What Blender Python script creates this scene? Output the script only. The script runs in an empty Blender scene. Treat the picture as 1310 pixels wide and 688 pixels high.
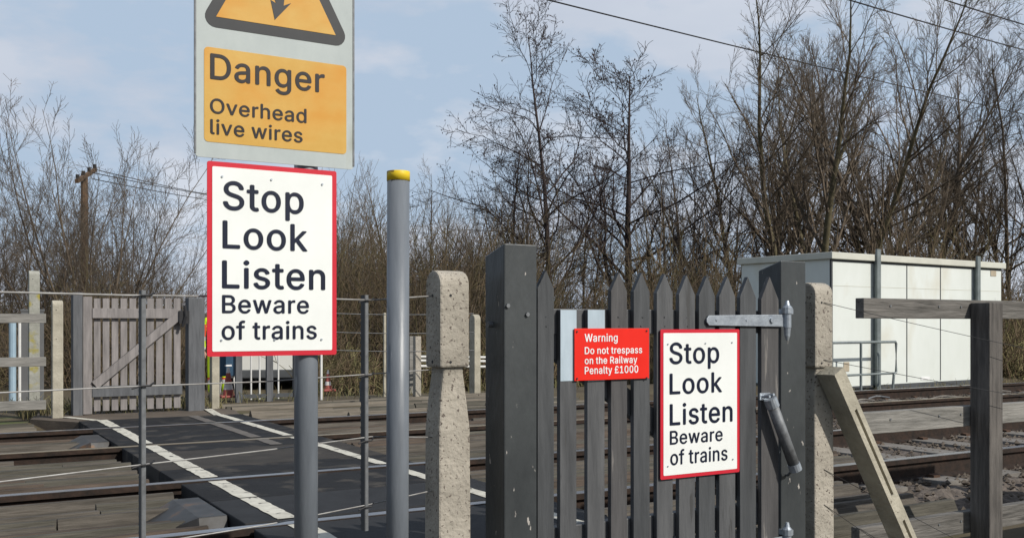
import bpy, math, random
import numpy as np
from mathutils import Vector, Matrix
S = bpy.context.scene
C = S.collection
R = math.radians
# ------------------------------------------------------------------ camera, light, exposure
CAMZ = 0.95
YAW = R(30.7)
cd = bpy.data.cameras.new('camera')
cam = bpy.data.objects.new('camera', cd)
C.objects.link(cam)
cam.location = (0, 0, CAMZ)
cam.rotation_euler = (R(90), 0, -YAW)
cd.sensor_width = 36
cd.lens = 1272 / 1310 * 36
cd.shift_y = 71 / 1310
cd.clip_end = 3000
cd.clip_start = 0.05
S.camera = cam
SUN_EL = R(37)
sun_dir = Vector((0.42, -0.90, 0)).normalized() * math.cos(SUN_EL) + Vector((0, 0, math.sin(SUN_EL)))
w = bpy.data.worlds.new('World')
S.world = w
w.use_nodes = True
nt = w.node_tree
nt.nodes.clear()
out = nt.nodes.new('ShaderNodeOutputWorld')
bg = nt.nodes.new('ShaderNodeBackground')
sky = nt.nodes.new('ShaderNodeTexSky')
sky.sky_type = 'NISHITA'
sky.sun_disc = False
sky.sun_elevation = SUN_EL
sky.sun_rotation = math.atan2(sun_dir.x, sun_dir.y)
sky.air_density = 1.1
sky.dust_density = 1.6
sky.ozone_density = 2.2
bg.inputs['Strength'].default_value = 0.085
# soft thin cloud veil over the sky
tc = nt.nodes.new('ShaderNodeTexCoord')
mp = nt.nodes.new('ShaderNodeMapping')
mp.inputs['Scale'].default_value = (1, 1, 3.2)
mp.inputs['Rotation'].default_value = (0.1, 0, 0.6)
n1 = nt.nodes.new('ShaderNodeTexNoise')
n1.inputs['Scale'].default_value = 2.1
n1.inputs['Detail'].default_value = 7
n1.inputs['Roughness'].default_value = 0.5
cr = nt.nodes.new('ShaderNodeValToRGB')
cr.color_ramp.elements[0].position = 0.34
cr.color_ramp.elements[0].color = (0, 0, 0, 1)
cr.color_ramp.elements[1].position = 0.72
cr.color_ramp.elements[1].color = (1, 1, 1, 1)
L = nt.links.new
def mth(op, a_, b_=None, c_=None):
    m_ = nt.nodes.new('ShaderNodeMath'); m_.operation = op
    for i, v in enumerate((a_, b_, c_)):
        if v is None: continue
        if isinstance(v, (int, float)): m_.inputs[i].default_value = v
        else: L(v, m_.inputs[i])
    return m_.outputs[0]
def mixc(f, a_, b_):
    m_ = nt.nodes.new('ShaderNodeMix'); m_.data_type = 'RGBA'; L(f, m_.inputs[0])
    for i, v in ((6, a_), (7, b_)):
        if isinstance(v, tuple): m_.inputs[i].default_value = v
        else: L(v, m_.inputs[i])
    return m_.outputs[2]
sep = nt.nodes.new('ShaderNodeSeparateXYZ'); L(tc.outputs['Generated'], sep.inputs[0])
# pale haze: strongest low in the north, thinning overhead and towards the west and south
low = nt.nodes.new('ShaderNodeMapRange'); low.interpolation_type = 'SMOOTHSTEP'
low.inputs[1].default_value = .42; low.inputs[2].default_value = .95; low.inputs[3].default_value = .95; low.inputs[4].default_value = .15
L(sep.outputs[2], low.inputs[0])
azf = mth('ADD', mth('MULTIPLY', sep.outputs[1], .42), mth('MULTIPLY', sep.outputs[0], .12))
azm = nt.nodes.new('ShaderNodeMapRange'); azm.inputs[1].default_value = -.3; azm.inputs[2].default_value = .2; azm.inputs[3].default_value = .35; azm.inputs[4].default_value = 1
L(azf, azm.inputs[0])
L(tc.outputs['Generated'], mp.inputs[0]); L(mp.outputs[0], n1.inputs['Vector']); L(n1.outputs['Fac'], cr.inputs[0])
hz = mth('MULTIPLY', low.outputs[0], azm.outputs[0])
base_ = mixc(hz, sky.outputs[0], (5.3, 6.65, 8.4, 1))
n2 = nt.nodes.new('ShaderNodeTexNoise'); n2.inputs['Scale'].default_value = 5.5; n2.inputs['Detail'].default_value = 8; n2.inputs['Roughness'].default_value = .55
mp2 = nt.nodes.new('ShaderNodeMapping'); mp2.inputs['Scale'].default_value = (1, 1, 2.6); mp2.inputs['Location'].default_value = (.37, .1, .2)
L(tc.outputs['Generated'], mp2.inputs[0]); L(mp2.outputs[0], n2.inputs['Vector'])
cr2 = nt.nodes.new('ShaderNodeValToRGB'); cr2.color_ramp.elements[0].position = .45; cr2.color_ramp.elements[1].position = .58
L(n2.outputs['Fac'], cr2.inputs[0])
fin = mixc(mth('MULTIPLY', mth('MULTIPLY', cr2.outputs[0], azm.outputs[0]), .95), base_, mixc(cr.outputs[0], (6.0, 6.7, 8.0, 1), (8.3, 8.8, 9.7, 1)))
L(fin, bg.inputs[0])
L(bg.outputs[0], out.inputs[0])
sd = bpy.data.lights.new('sun', 'SUN')
sd.energy = 4.4
sd.angle = R(0.6)
sd.color = (1, 0.95, 0.87)
so = bpy.data.objects.new('sun', sd)
C.objects.link(so)
so.rotation_euler = sun_dir.to_track_quat('Z', 'Y').to_euler()
S.view_settings.view_transform = 'Standard'
S.view_settings.look = 'None'
S.view_settings.exposure = 0.0
S.view_settings.gamma = 1

# ------------------------------------------------------------------ survey helpers (photo bearings -> real positions)
SX, CX_ = math.sin(YAW), math.cos(YAW)
F = 1272.0
def P(px, py, Y):
    """point in the vertical plane y = Y"""
    k = (px - 655) / F
    d = Y / (CX_ - SX * k)
    return Vector((d * (SX + CX_ * k), Y, CAMZ + (415 - py) / F * d))
def XZ(px, py, Y):
    p = P(px, py, Y)
    return p.x, p.z
def D(px, py, d):
    """point at distance d along the view axis"""
    k = (px - 655) / F
    return Vector((d * (SX + CX_ * k), d * (CX_ - SX * k), CAMZ + (415 - py) / F * d))
def ground_z(x, y):
    if y < 2.0: z = -0.45
    elif y < 3.6: z = -0.45 + 0.2 * (y - 2) / 1.6
    elif y < 10.6: z = -0.25
    elif y < 11.2: z = -0.25 + 0.2 * (y - 10.6) / 0.6
    elif y < 13.2: z = -0.05
    elif y < 17: z = -0.05 - 0.34 * (y - 13.2) / 3.8
    elif y < 24: z = -0.39
    elif y < 60: z = -0.39 + 2.0 * (y - 24) / 36
    else: z = 1.61
    return z

# ------------------------------------------------------------------ object helpers
def tag(o, label=None, cat=None, group=None, kind=None):
    if label: o['label'] = label
    if cat: o['category'] = cat
    if group: o['group'] = group
    if kind: o['kind'] = kind
    return o
def empty(name, loc, label, cat, group=None, rz=0):
    o = bpy.data.objects.new(name, None)
    C.objects.link(o)
    o.location = loc
    o.rotation_euler = (0, 0, rz)
    o.empty_display_size = 0.1
    return tag(o, label, cat, group)
class MB:
    """collects shapes in world space; build() links them as one mesh"""
    def __init__(s):
        s.v = []; s.f = []; s.mi = []
    def add(s, vs, fs, mi=0):
        n = len(s.v)
        s.v += [tuple(v) for v in vs]
        s.f += [[i + n for i in f] for f in fs]
        s.mi += [mi] * len(fs)
        return s
    def box(s, x0, x1, y0, y1, z0, z1, mi=0):
        vs = [(x, y, z) for x in (x0, x1) for y in (y0, y1) for z in (z0, z1)]
        return s.add(vs, [(0, 1, 3, 2), (4, 6, 7, 5), (0, 4, 5, 1), (2, 3, 7, 6), (0, 2, 6, 4), (1, 5, 7, 3)], mi)
    def obox(s, c, ax, ay, az, hx, hy, hz, mi=0):
        """oriented box"""
        c = Vector(c)
        vs = [c + ax * (hx * i) + ay * (hy * j) + az * (hz * k) for i in (-1, 1) for j in (-1, 1) for k in (-1, 1)]
        return s.add(vs, [(0, 1, 3, 2), (4, 6, 7, 5), (0, 4, 5, 1), (2, 3, 7, 6), (0, 2, 6, 4), (1, 5, 7, 3)], mi)
    def prism(s, poly, vec, mi=0):
        n = len(poly)
        vec = Vector(vec)
        vs = [Vector(p) for p in poly] + [Vector(p) + vec for p in poly]
        fs = [tuple(range(n)), tuple(reversed(range(n, 2 * n)))] + [(i, i + n, (i + 1) % n + n, (i + 1) % n) for i in range(n)]
        return s.add(vs, fs, mi)
    def tube(s, pts, r, sides=8, mi=0, cap=True):
        pts = [Vector(p) for p in pts]
        n = len(pts)
        rr = r if isinstance(r, (list, tuple)) else [r] * n
        base = len(s.v)
        vs = []; fs = []
        ref = None
        for i, p in enumerate(pts):
            t = (pts[min(i + 1, n - 1)] - pts[max(i - 1, 0)]).normalized()
            if ref is None:
                ref = Vector((0, 0, 1)) if abs(t.z) < 0.9 else Vector((1, 0, 0))
            a = t.cross(ref).normalized(); b = t.cross(a).normalized()
            ref = -b if False else ref
            for k in range(sides):
                th = 2 * math.pi * k / sides
                vs.append(p + a * (rr[i] * math.cos(th)) + b * (rr[i] * math.sin(th)))
        for i in range(n - 1):
            for k in range(sides):
                k2 = (k + 1) % sides
                fs.append((i * sides + k, i * sides + k2, (i + 1) * sides + k2, (i + 1) * sides + k))
        if cap:
            fs.append(tuple(reversed(range(sides)))); fs.append(tuple(range((n - 1) * sides, n * sides)))
        return s.add(vs, fs, mi)
    def build(s, name, mats, parent=None, bevel=0, smooth=False, wn=False):
        me = bpy.data.meshes.new(name)
        off = parent.matrix_basis.inverted() if parent is not None else Matrix()
        if parent is not None and parent.parent is not None:
            off = (parent.parent.matrix_basis @ parent.matrix_basis).inverted()
        vs = [off @ Vector(v) for v in s.v] if parent is not None else s.v
        me.from_pydata([tuple(v) for v in vs], [], s.f)
        if not isinstance(mats, (list, tuple)): mats = [mats]
        for m in mats: me.materials.append(m)
        for p, i in zip(me.polygons, s.mi):
            p.material_index = i
            p.use_smooth = smooth
        o = bpy.data.objects.new(name, me)
        C.objects.link(o)
        o.parent = parent
        import bmesh
        bm = bmesh.new(); bm.from_mesh(me)
        bmesh.ops.recalc_face_normals(bm, faces=bm.faces)
        bm.to_mesh(me); bm.free()
        if bevel:
            b = o.modifiers.new('bevel', 'BEVEL'); b.width = bevel; b.segments = 2; b.limit_method = 'ANGLE'; b.angle_limit = R(40)
        return o
def copy_tree(o, parent=None):
    c = o.copy(); C.objects.link(c)
    if parent is not None: c.parent = parent
    for ch in list(o.children): copy_tree(ch, c)
    return c

# ------------------------------------------------------------------ materials
def mat(name, c1, c2=None, scale=8, stretch=(1, 1, 1), rough=0.8, bump=0.0, bscale=None, metal=0.0, c3=None, c3pos=0.62, c3scale=None, detail=6, spec=0.3, c3w=0.03):
    m = bpy.data.materials.new(name)
    m.use_nodes = True
    t = m.node_tree; N = t.nodes; K = t.links.new
    b = N['Principled BSDF']
    b.inputs['Roughness'].default_value = rough
    b.inputs['Metallic'].default_value = metal
    b.inputs['Specular IOR Level'].default_value = spec
    tcn = N.new('ShaderNodeTexCoord'); mp = N.new('ShaderNodeMapping')
    mp.inputs['Scale'].default_value = stretch
    K(tcn.outputs['Object'], mp.inputs[0])
    c2 = c2 or tuple(v * 0.75 for v in c1)
    n = N.new('ShaderNodeTexNoise'); n.inputs['Scale'].default_value = scale; n.inputs['Detail'].default_value = detail; n.inputs['Roughness'].default_value = 0.65
    K(mp.outputs[0], n.inputs['Vector'])
    r = N.new('ShaderNodeValToRGB')
    r.color_ramp.elements[0].position = 0.32; r.color_ramp.elements[0].color = (*c2, 1)
    r.color_ramp.elements[1].position = 0.68; r.color_ramp.elements[1].color = (*c1, 1)
    K(n.outputs['Fac'], r.inputs[0])
    col = r.outputs[0]
    if c3 is not None:
        n3 = N.new('ShaderNodeTexNoise'); n3.inputs['Scale'].default_value = c3scale or scale * 2; n3.inputs['Detail'].default_value = 4
        K(mp.outputs[0], n3.inputs['Vector'])
        r3 = N.new('ShaderNodeValToRGB')
        r3.color_ramp.elements[0].position = c3pos; r3.color_ramp.elements[0].color = (0, 0, 0, 1)
        r3.color_ramp.elements[1].position = c3pos + c3w; r3.color_ramp.elements[1].color = (1, 1, 1, 1)
        K(n3.outputs['Fac'], r3.inputs[0])
        x = N.new('ShaderNodeMix'); x.data_type = 'RGBA'
        x.inputs[7].default_value = (*c3, 1)
        K(r3.outputs[0], x.inputs[0]); K(col, x.inputs[6])
        col = x.outputs[2]
    K(col, b.inputs['Base Color'])
    if bump:
        nb = N.new('ShaderNodeTexNoise'); nb.inputs['Scale'].default_value = bscale or scale * 3; nb.inputs['Detail'].default_value = 8
        K(mp.outputs[0], nb.inputs['Vector'])
        bu = N.new('ShaderNodeBump'); bu.inputs['Strength'].default_value = bump; bu.inputs['Distance'].default_value = 0.01
        K(nb.outputs['Fac'], bu.inputs['Height']); K(bu.outputs[0], b.inputs['Normal'])
    return m
M = {}
M['concrete'] = mat('speckled_concrete', (0.42, 0.385, 0.325), (0.23, 0.21, 0.175), 5, rough=0.95, bump=0.7, bscale=60, c3=(0.12, 0.10, 0.085), c3pos=0.615, c3scale=80)
M['concrete_pale'] = mat('pale_concrete', (0.43, 0.40, 0.32), (0.26, 0.24, 0.19), 6, rough=0.95, bump=0.5, bscale=60, c3=(0.2, 0.18, 0.14), c3pos=0.70, c3scale=50)
M['concrete_moss'] = mat('mossy_concrete', (0.34, 0.34, 0.30), (0.22, 0.22, 0.19), 9, rough=0.95, bump=0.5, c3=(0.28, 0.24, 0.05), c3pos=0.55, c3scale=6, c3w=0.1)
M['grey_paint_post'] = mat('dark_grey_flaking_paint', (0.056, 0.062, 0.064), (0.030, 0.034, 0.036), 4, stretch=(1, 1, 0.4), rough=0.42, bump=0.25, bscale=30, c3=(0.40, 0.37, 0.34), c3pos=0.70, c3scale=38, spec=0.4)
M['grey_paint'] = mat('grey_painted_wood', (0.105, 0.107, 0.110), (0.052, 0.054, 0.057), 6, stretch=(3, 3, 0.35), rough=0.5, bump=0.4, bscale=30, c3=(0.055, 0.055, 0.055), c3pos=0.66, c3scale=11, spec=0.4)
M['grey_paint_worn'] = mat('worn_grey_painted_wood', (0.095, 0.092, 0.092), (0.045, 0.044, 0.045), 7, stretch=(3, 3, 0.25), rough=0.6, bump=0.5, bscale=30, c3=(0.16, 0.15, 0.14), c3pos=0.64, c3scale=14)
M['grey_paint_dark'] = mat('dark_grey_painted_wood', (0.080, 0.084, 0.088), (0.044, 0.047, 0.050), 7, stretch=(3, 3, 0.3), rough=0.5, bump=0.4, bscale=30)
M['blue_patch'] = mat('pale_blue_unpainted_patch', (0.42, 0.50, 0.56), (0.33, 0.40, 0.45), 8, stretch=(2, 2, 0.5), rough=0.6, c3=(0.12, 0.14, 0.16), c3pos=0.72, c3scale=25)
M['grey_pole'] = mat('grey_coated_pole', (0.160, 0.178, 0.20), (0.105, 0.118, 0.135), 7, stretch=(2, 2, 0.35), rough=0.42, c3=(0.23, 0.245, 0.26), c3pos=0.655, c3scale=17, spec=0.5, bump=0.15, bscale=25)
M['galv'] = mat('galvanised_steel', (0.42, 0.46, 0.50), (0.27, 0.30, 0.34), 30, rough=0.42, metal=0.55, bump=0.1)
M['old_galv'] = mat('dull_galvanised_steel', (0.20, 0.21, 0.22), (0.11, 0.115, 0.12), 30, rough=0.6, metal=0.4)
M['wire'] = mat('old_fence_wire', (0.34, 0.34, 0.33), (0.20, 0.19, 0.18), 20, rough=0.55, metal=0.4)
M['yellow_tape'] = mat('yellow_band', (0.72, 0.52, 0.02), (0.60, 0.42, 0.02), 20, rough=0.5, c3=(0.22, 0.14, 0.02), c3pos=0.585, c3scale=16)
M['sign_white'] = mat('sign_white', (0.78, 0.80, 0.78), (0.70, 0.72, 0.69), 3, rough=0.35, spec=0.5, c3=(0.55, 0.55, 0.50), c3pos=0.68, c3scale=7, c3w=.15)
M['sign_red'] = mat('sign_red_border', (0.56, 0.022, 0.04), (0.50, 0.02, 0.036), 6, rough=0.35)
M['warn_red'] = mat('warning_red', (0.74, 0.022, 0.012), (0.66, 0.018, 0.010), 5, rough=0.35)
M['ink'] = mat('navy_lettering', (0.006, 0.011, 0.03), rough=0.4)
M['ink_brown'] = mat('dark_lettering', (0.022, 0.018, 0.02), rough=0.4)
M['white_ink'] = mat('white_lettering', (0.85, 0.85, 0.85), rough=0.4)
M['danger_grey'] = mat('weathered_sign_back_white', (0.42, 0.46, 0.45), (0.35, 0.39, 0.385), 5, stretch=(1.5, 1, 0.7), rough=0.5, c3=(0.32, 0.34, 0.30), c3pos=0.62, c3scale=5, c3w=0.12)
M['danger_yellow'] = mat('faded_danger_yellow', (0.58, 0.37, 0.095), (0.50, 0.28, 0.045), 4, stretch=(1, 1, 1.4), rough=0.5, c3=(0.55, 0.235, 0.018), c3pos=0.44, c3scale=3.2, c3w=0.22)
M['danger_black'] = mat('faded_black', (0.035, 0.037, 0.04), rough=0.5)
M['timber'] = mat('weathered_timber', (0.165, 0.155, 0.142), (0.07, 0.066, 0.06), 7, stretch=(0.5, 5, 5), rough=0.85, bump=0.7, bscale=18, c3=(0.05, 0.047, 0.043), c3pos=0.60, c3scale=6, c3w=0.12)
M['timber_v'] = mat('weathered_timber_upright', (0.145, 0.132, 0.12), (0.05, 0.046, 0.043), 6, stretch=(5, 5, 0.5), rough=0.85, bump=0.7, bscale=18)
M['timber_light'] = mat('pale_weathered_timber', (0.26, 0.25, 0.23), (0.13, 0.126, 0.115), 6, stretch=(0.6, 5, 5), rough=0.85, bump=0.6, bscale=18, c3=(0.10, 0.095, 0.09), c3pos=0.64, c3scale=4, c3w=0.1)
M['board2'] = mat('trespass_board_brown', (0.105, 0.080, 0.062), (0.038, 0.030, 0.023), 5, stretch=(0.45, 6, 6), rough=0.9, bump=0.9, bscale=16)
M['board3'] = mat('trespass_board_greenish', (0.100, 0.092, 0.074), (0.040, 0.037, 0.029), 5, stretch=(0.45, 6, 6), rough=0.9, bump=0.9, bscale=16)
M['board'] = mat('trespass_board_timber', (0.125, 0.110, 0.092), (0.042, 0.037, 0.030), 5, stretch=(0.45, 6, 6), rough=0.9, bump=0.9, bscale=16, c3=(0.06, 0.05, 0.04), c3pos=0.60, c3scale=5, c3w=0.1)
M['board_pale'] = mat('pale_board_timber', (0.19, 0.165, 0.132), (0.08, 0.07, 0.055), 5, stretch=(0.45, 6, 6), rough=0.9, bump=0.9, bscale=16, c3=(0.09, 0.075, 0.06), c3pos=0.62, c3scale=5, c3w=0.1)
M['pinkwood'] = mat('faded_pinkish_timber', (0.265, 0.245, 0.238), (0.14, 0.130, 0.127), 5, stretch=(4, 4, 0.5), rough=0.85, bump=0.4)
M['fargrey'] = mat('faded_grey_timber', (0.125, 0.130, 0.138), (0.075, 0.078, 0.084), 5, stretch=(4, 4, 0.5), rough=0.85, bump=0.4)
M['rail_side'] = mat('rusty_shaded_rail_side', (0.040, 0.024, 0.017), (0.014, 0.011, 0.009), 12, rough=0.9, bump=0.5)  # rust brown, darkened further to paint in the shadow gap beside each rail
M['rust_dark'] = mat('rusty_clip', (0.09, 0.05, 0.03), (0.04, 0.025, 0.018), 20, rough=0.9)
M['rail_top'] = mat('polished_rail_head', (0.42, 0.42, 0.44), (0.26, 0.26, 0.27), 5, stretch=(0.3, 10, 1), rough=0.3, metal=0.85)
M['rail_top_dull'] = mat('dull_rail_head', (0.32, 0.27, 0.20), (0.18, 0.15, 0.10), 5, stretch=(0.3, 10, 1), rough=0.45, metal=0.5)
M['rubber'] = mat('black_crossing_panel', (0.019, 0.020, 0.022), (0.011, 0.011, 0.012), 4, spec=0.2, rough=0.85, bump=0.5, bscale=60, c3=(0.060, 0.054, 0.047), c3pos=0.54, c3scale=5, c3w=0.15)
M['asphalt'] = mat('worn_asphalt', (0.050, 0.044, 0.039), (0.028, 0.026, 0.023), 5, rough=0.9, bump=0.7, bscale=110, c3=(0.11, 0.095, 0.08), c3pos=0.62, c3scale=3, c3w=0.15)
M['path'] = mat('dusty_path', (0.13, 0.105, 0.082), (0.075, 0.062, 0.05), 3, rough=0.95, bump=0.7, bscale=60)
M['line'] = mat('worn_white_line', (0.60, 0.58, 0.50), (0.42, 0.40, 0.34), 10, rough=0.75, c3=(0.07, 0.065, 0.06), c3pos=0.60, c3scale=16, c3w=.06)
M['line_faded'] = mat('faded_line', (0.15, 0.135, 0.12), (0.08, 0.074, 0.068), 12, rough=0.85)
M['steel_ramp'] = mat('grey_steel_ramp', (0.060, 0.062, 0.064), (0.030, 0.028, 0.026), 8, rough=0.5, metal=0.3, c3=(0.12, 0.07, 0.04), c3pos=0.6, c3scale=8, c3w=0.1)
M['ballast'] = mat('ballast_stone', (0.15, 0.125, 0.105), (0.05, 0.041, 0.034), 22, rough=0.95, bump=1.0, bscale=40)
M['stone'] = mat('loose_ballast_stone', (0.15, 0.125, 0.10), (0.06, 0.048, 0.038), 9, rough=0.95, bump=0.5)
M['sleeper'] = mat('concrete_sleeper', (0.20, 0.185, 0.165), (0.12, 0.11, 0.10), 9, rough=0.95, bump=0.4)
M['soil'] = mat('brown_ground', (0.105, 0.085, 0.05), (0.055, 0.042, 0.027), 1.2, rough=1, bump=0.8, bscale=8, c3=(0.07, 0.085, 0.03), c3pos=0.56, c3scale=0.7, c3w=0.1)
M['cabin'] = mat('cream_cabin_panel', (0.64, 0.67, 0.64), (0.58, 0.61, 0.57), 1.5, rough=0.5, c3=(0.52, 0.50, 0.41), c3pos=0.56, c3scale=1.6, c3w=0.25, stretch=(1, 1, 0.5))
M['cabin_trim'] = mat('cream_roof_trim', (0.55, 0.55, 0.48), (0.47, 0.47, 0.41), 3, rough=0.6)
M['cabin_dark'] = mat('dark_joint_and_shade', (0.07, 0.075, 0.08), rough=0.7)
M['cabin_steel'] = mat('grey_green_steel', (0.22, 0.25, 0.25), (0.14, 0.16, 0.16), 6, rough=0.5, metal=0.3)
M['rust'] = mat('faded_tan_plate', (0.42, 0.36, 0.27), rough=0.8)
M['bark'] = mat('grey_brown_bark', (0.15, 0.118, 0.085), (0.08, 0.063, 0.048), 8, stretch=(2, 2, 0.5), rough=0.95, bump=0.5)
M['bark_green'] = mat('olive_bark', (0.14, 0.12, 0.068), (0.07, 0.06, 0.035), 3, rough=0.95)
M['bark_dark'] = mat('dark_purple_bark', (0.062, 0.047, 0.045), (0.034, 0.026, 0.026), 8, rough=0.95)
M['twig_brown'] = mat('brown_twigs', (0.20, 0.145, 0.088), (0.11, 0.08, 0.05), 0.7, rough=0.95, detail=3)
M['twig_olive'] = mat('olive_brown_twigs', (0.145, 0.12, 0.06), (0.08, 0.066, 0.034), 0.7, rough=0.95, detail=3)
M['pole_wood'] = mat('brown_pole_wood', (0.13, 0.082, 0.05), (0.075, 0.048, 0.03), 5, stretch=(3, 3, 0.4), rough=0.9)
M['black'] = mat('black_cable', (0.02, 0.02, 0.022), rough=0.6)
M['pale_blue'] = mat('pale_blue_pole', (0.30, 0.40, 0.47), (0.24, 0.33, 0.40), 4, rough=0.5)
M['far_panel'] = mat('dark_grey_panel', (0.115, 0.118, 0.12), (0.085, 0.087, 0.09), 2, rough=0.8)
M['white_metal'] = mat('white_painted_metal', (0.62, 0.62, 0.60), (0.5, 0.5, 0.48), 8, rough=0.6)
M['van_white'] = mat('white_vehicle_paint', (0.62, 0.62, 0.58), (0.55, 0.54, 0.50), 2, rough=0.3, spec=0.5)
M['glass'] = mat('dark_blue_glass', (0.03, 0.045, 0.06), rough=0.1, spec=0.6)
M['tail_red'] = mat('red_lamp', (0.5, 0.02, 0.02), rough=0.3)
M['cone_red'] = mat('cone_red', (0.30, 0.07, 0.06), (0.24, 0.06, 0.05), 8, rough=0.6)
M['cone_white'] = mat('cone_white', (0.65, 0.62, 0.60), rough=0.6)
M['blue_board'] = mat('dark_blue_board', (0.03, 0.075, 0.13), (0.02, 0.05, 0.09), 5, rough=0.5)
M['hivis'] = mat('hi_vis_yellow', (0.60, 0.78, 0.02), (0.48, 0.64, 0.02), 8, rough=0.8)
M['hired'] = mat('hi_vis_red', (0.70, 0.09, 0.03), rough=0.8)
M['silver'] = mat('reflective_grey', (0.6, 0.6, 0.6), rough=0.4)
M['skin'] = mat('skin', (0.48, 0.28, 0.2), rough=0.6)
M['hair'] = mat('brown_hair', (0.06, 0.035, 0.02), rough=0.8)
M['boot'] = mat('black_boot', (0.02, 0.018, 0.016), rough=0.7)
M['navy'] = mat('navy_cloth', (0.02, 0.025, 0.05), rough=0.9)
M['straw'] = mat('dry_grass', (0.30, 0.25, 0.13), (0.12, 0.13, 0.05), 6, rough=0.95)
def add_checker(m, sc, stren):
    t = m.node_tree; N = t.nodes
    ck = N.new('ShaderNodeTexChecker'); ck.inputs['Scale'].default_value = sc
    tcn = N.new('ShaderNodeTexCoord'); mp = N.new('ShaderNodeMapping'); mp.inputs['Rotation'].default_value = (0, 0, R(45))
    t.links.new(tcn.outputs['Object'], mp.inputs[0]); t.links.new(mp.outputs[0], ck.inputs['Vector'])
    bu = N.new('ShaderNodeBump'); bu.inputs['Strength'].default_value = stren; bu.inputs['Distance'].default_value = 0.006
    t.links.new(ck.outputs['Fac'], bu.inputs['Height'])
    t.links.new(bu.outputs[0], N['Principled BSDF'].inputs['Normal'])
M['checker_rubber'] = mat('chequered_rubber', (0.026, 0.027, 0.029), (0.015, 0.015, 0.016), 4, spec=0.25, rough=0.75)
add_checker(M['checker_rubber'], 24, 1.0)
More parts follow.
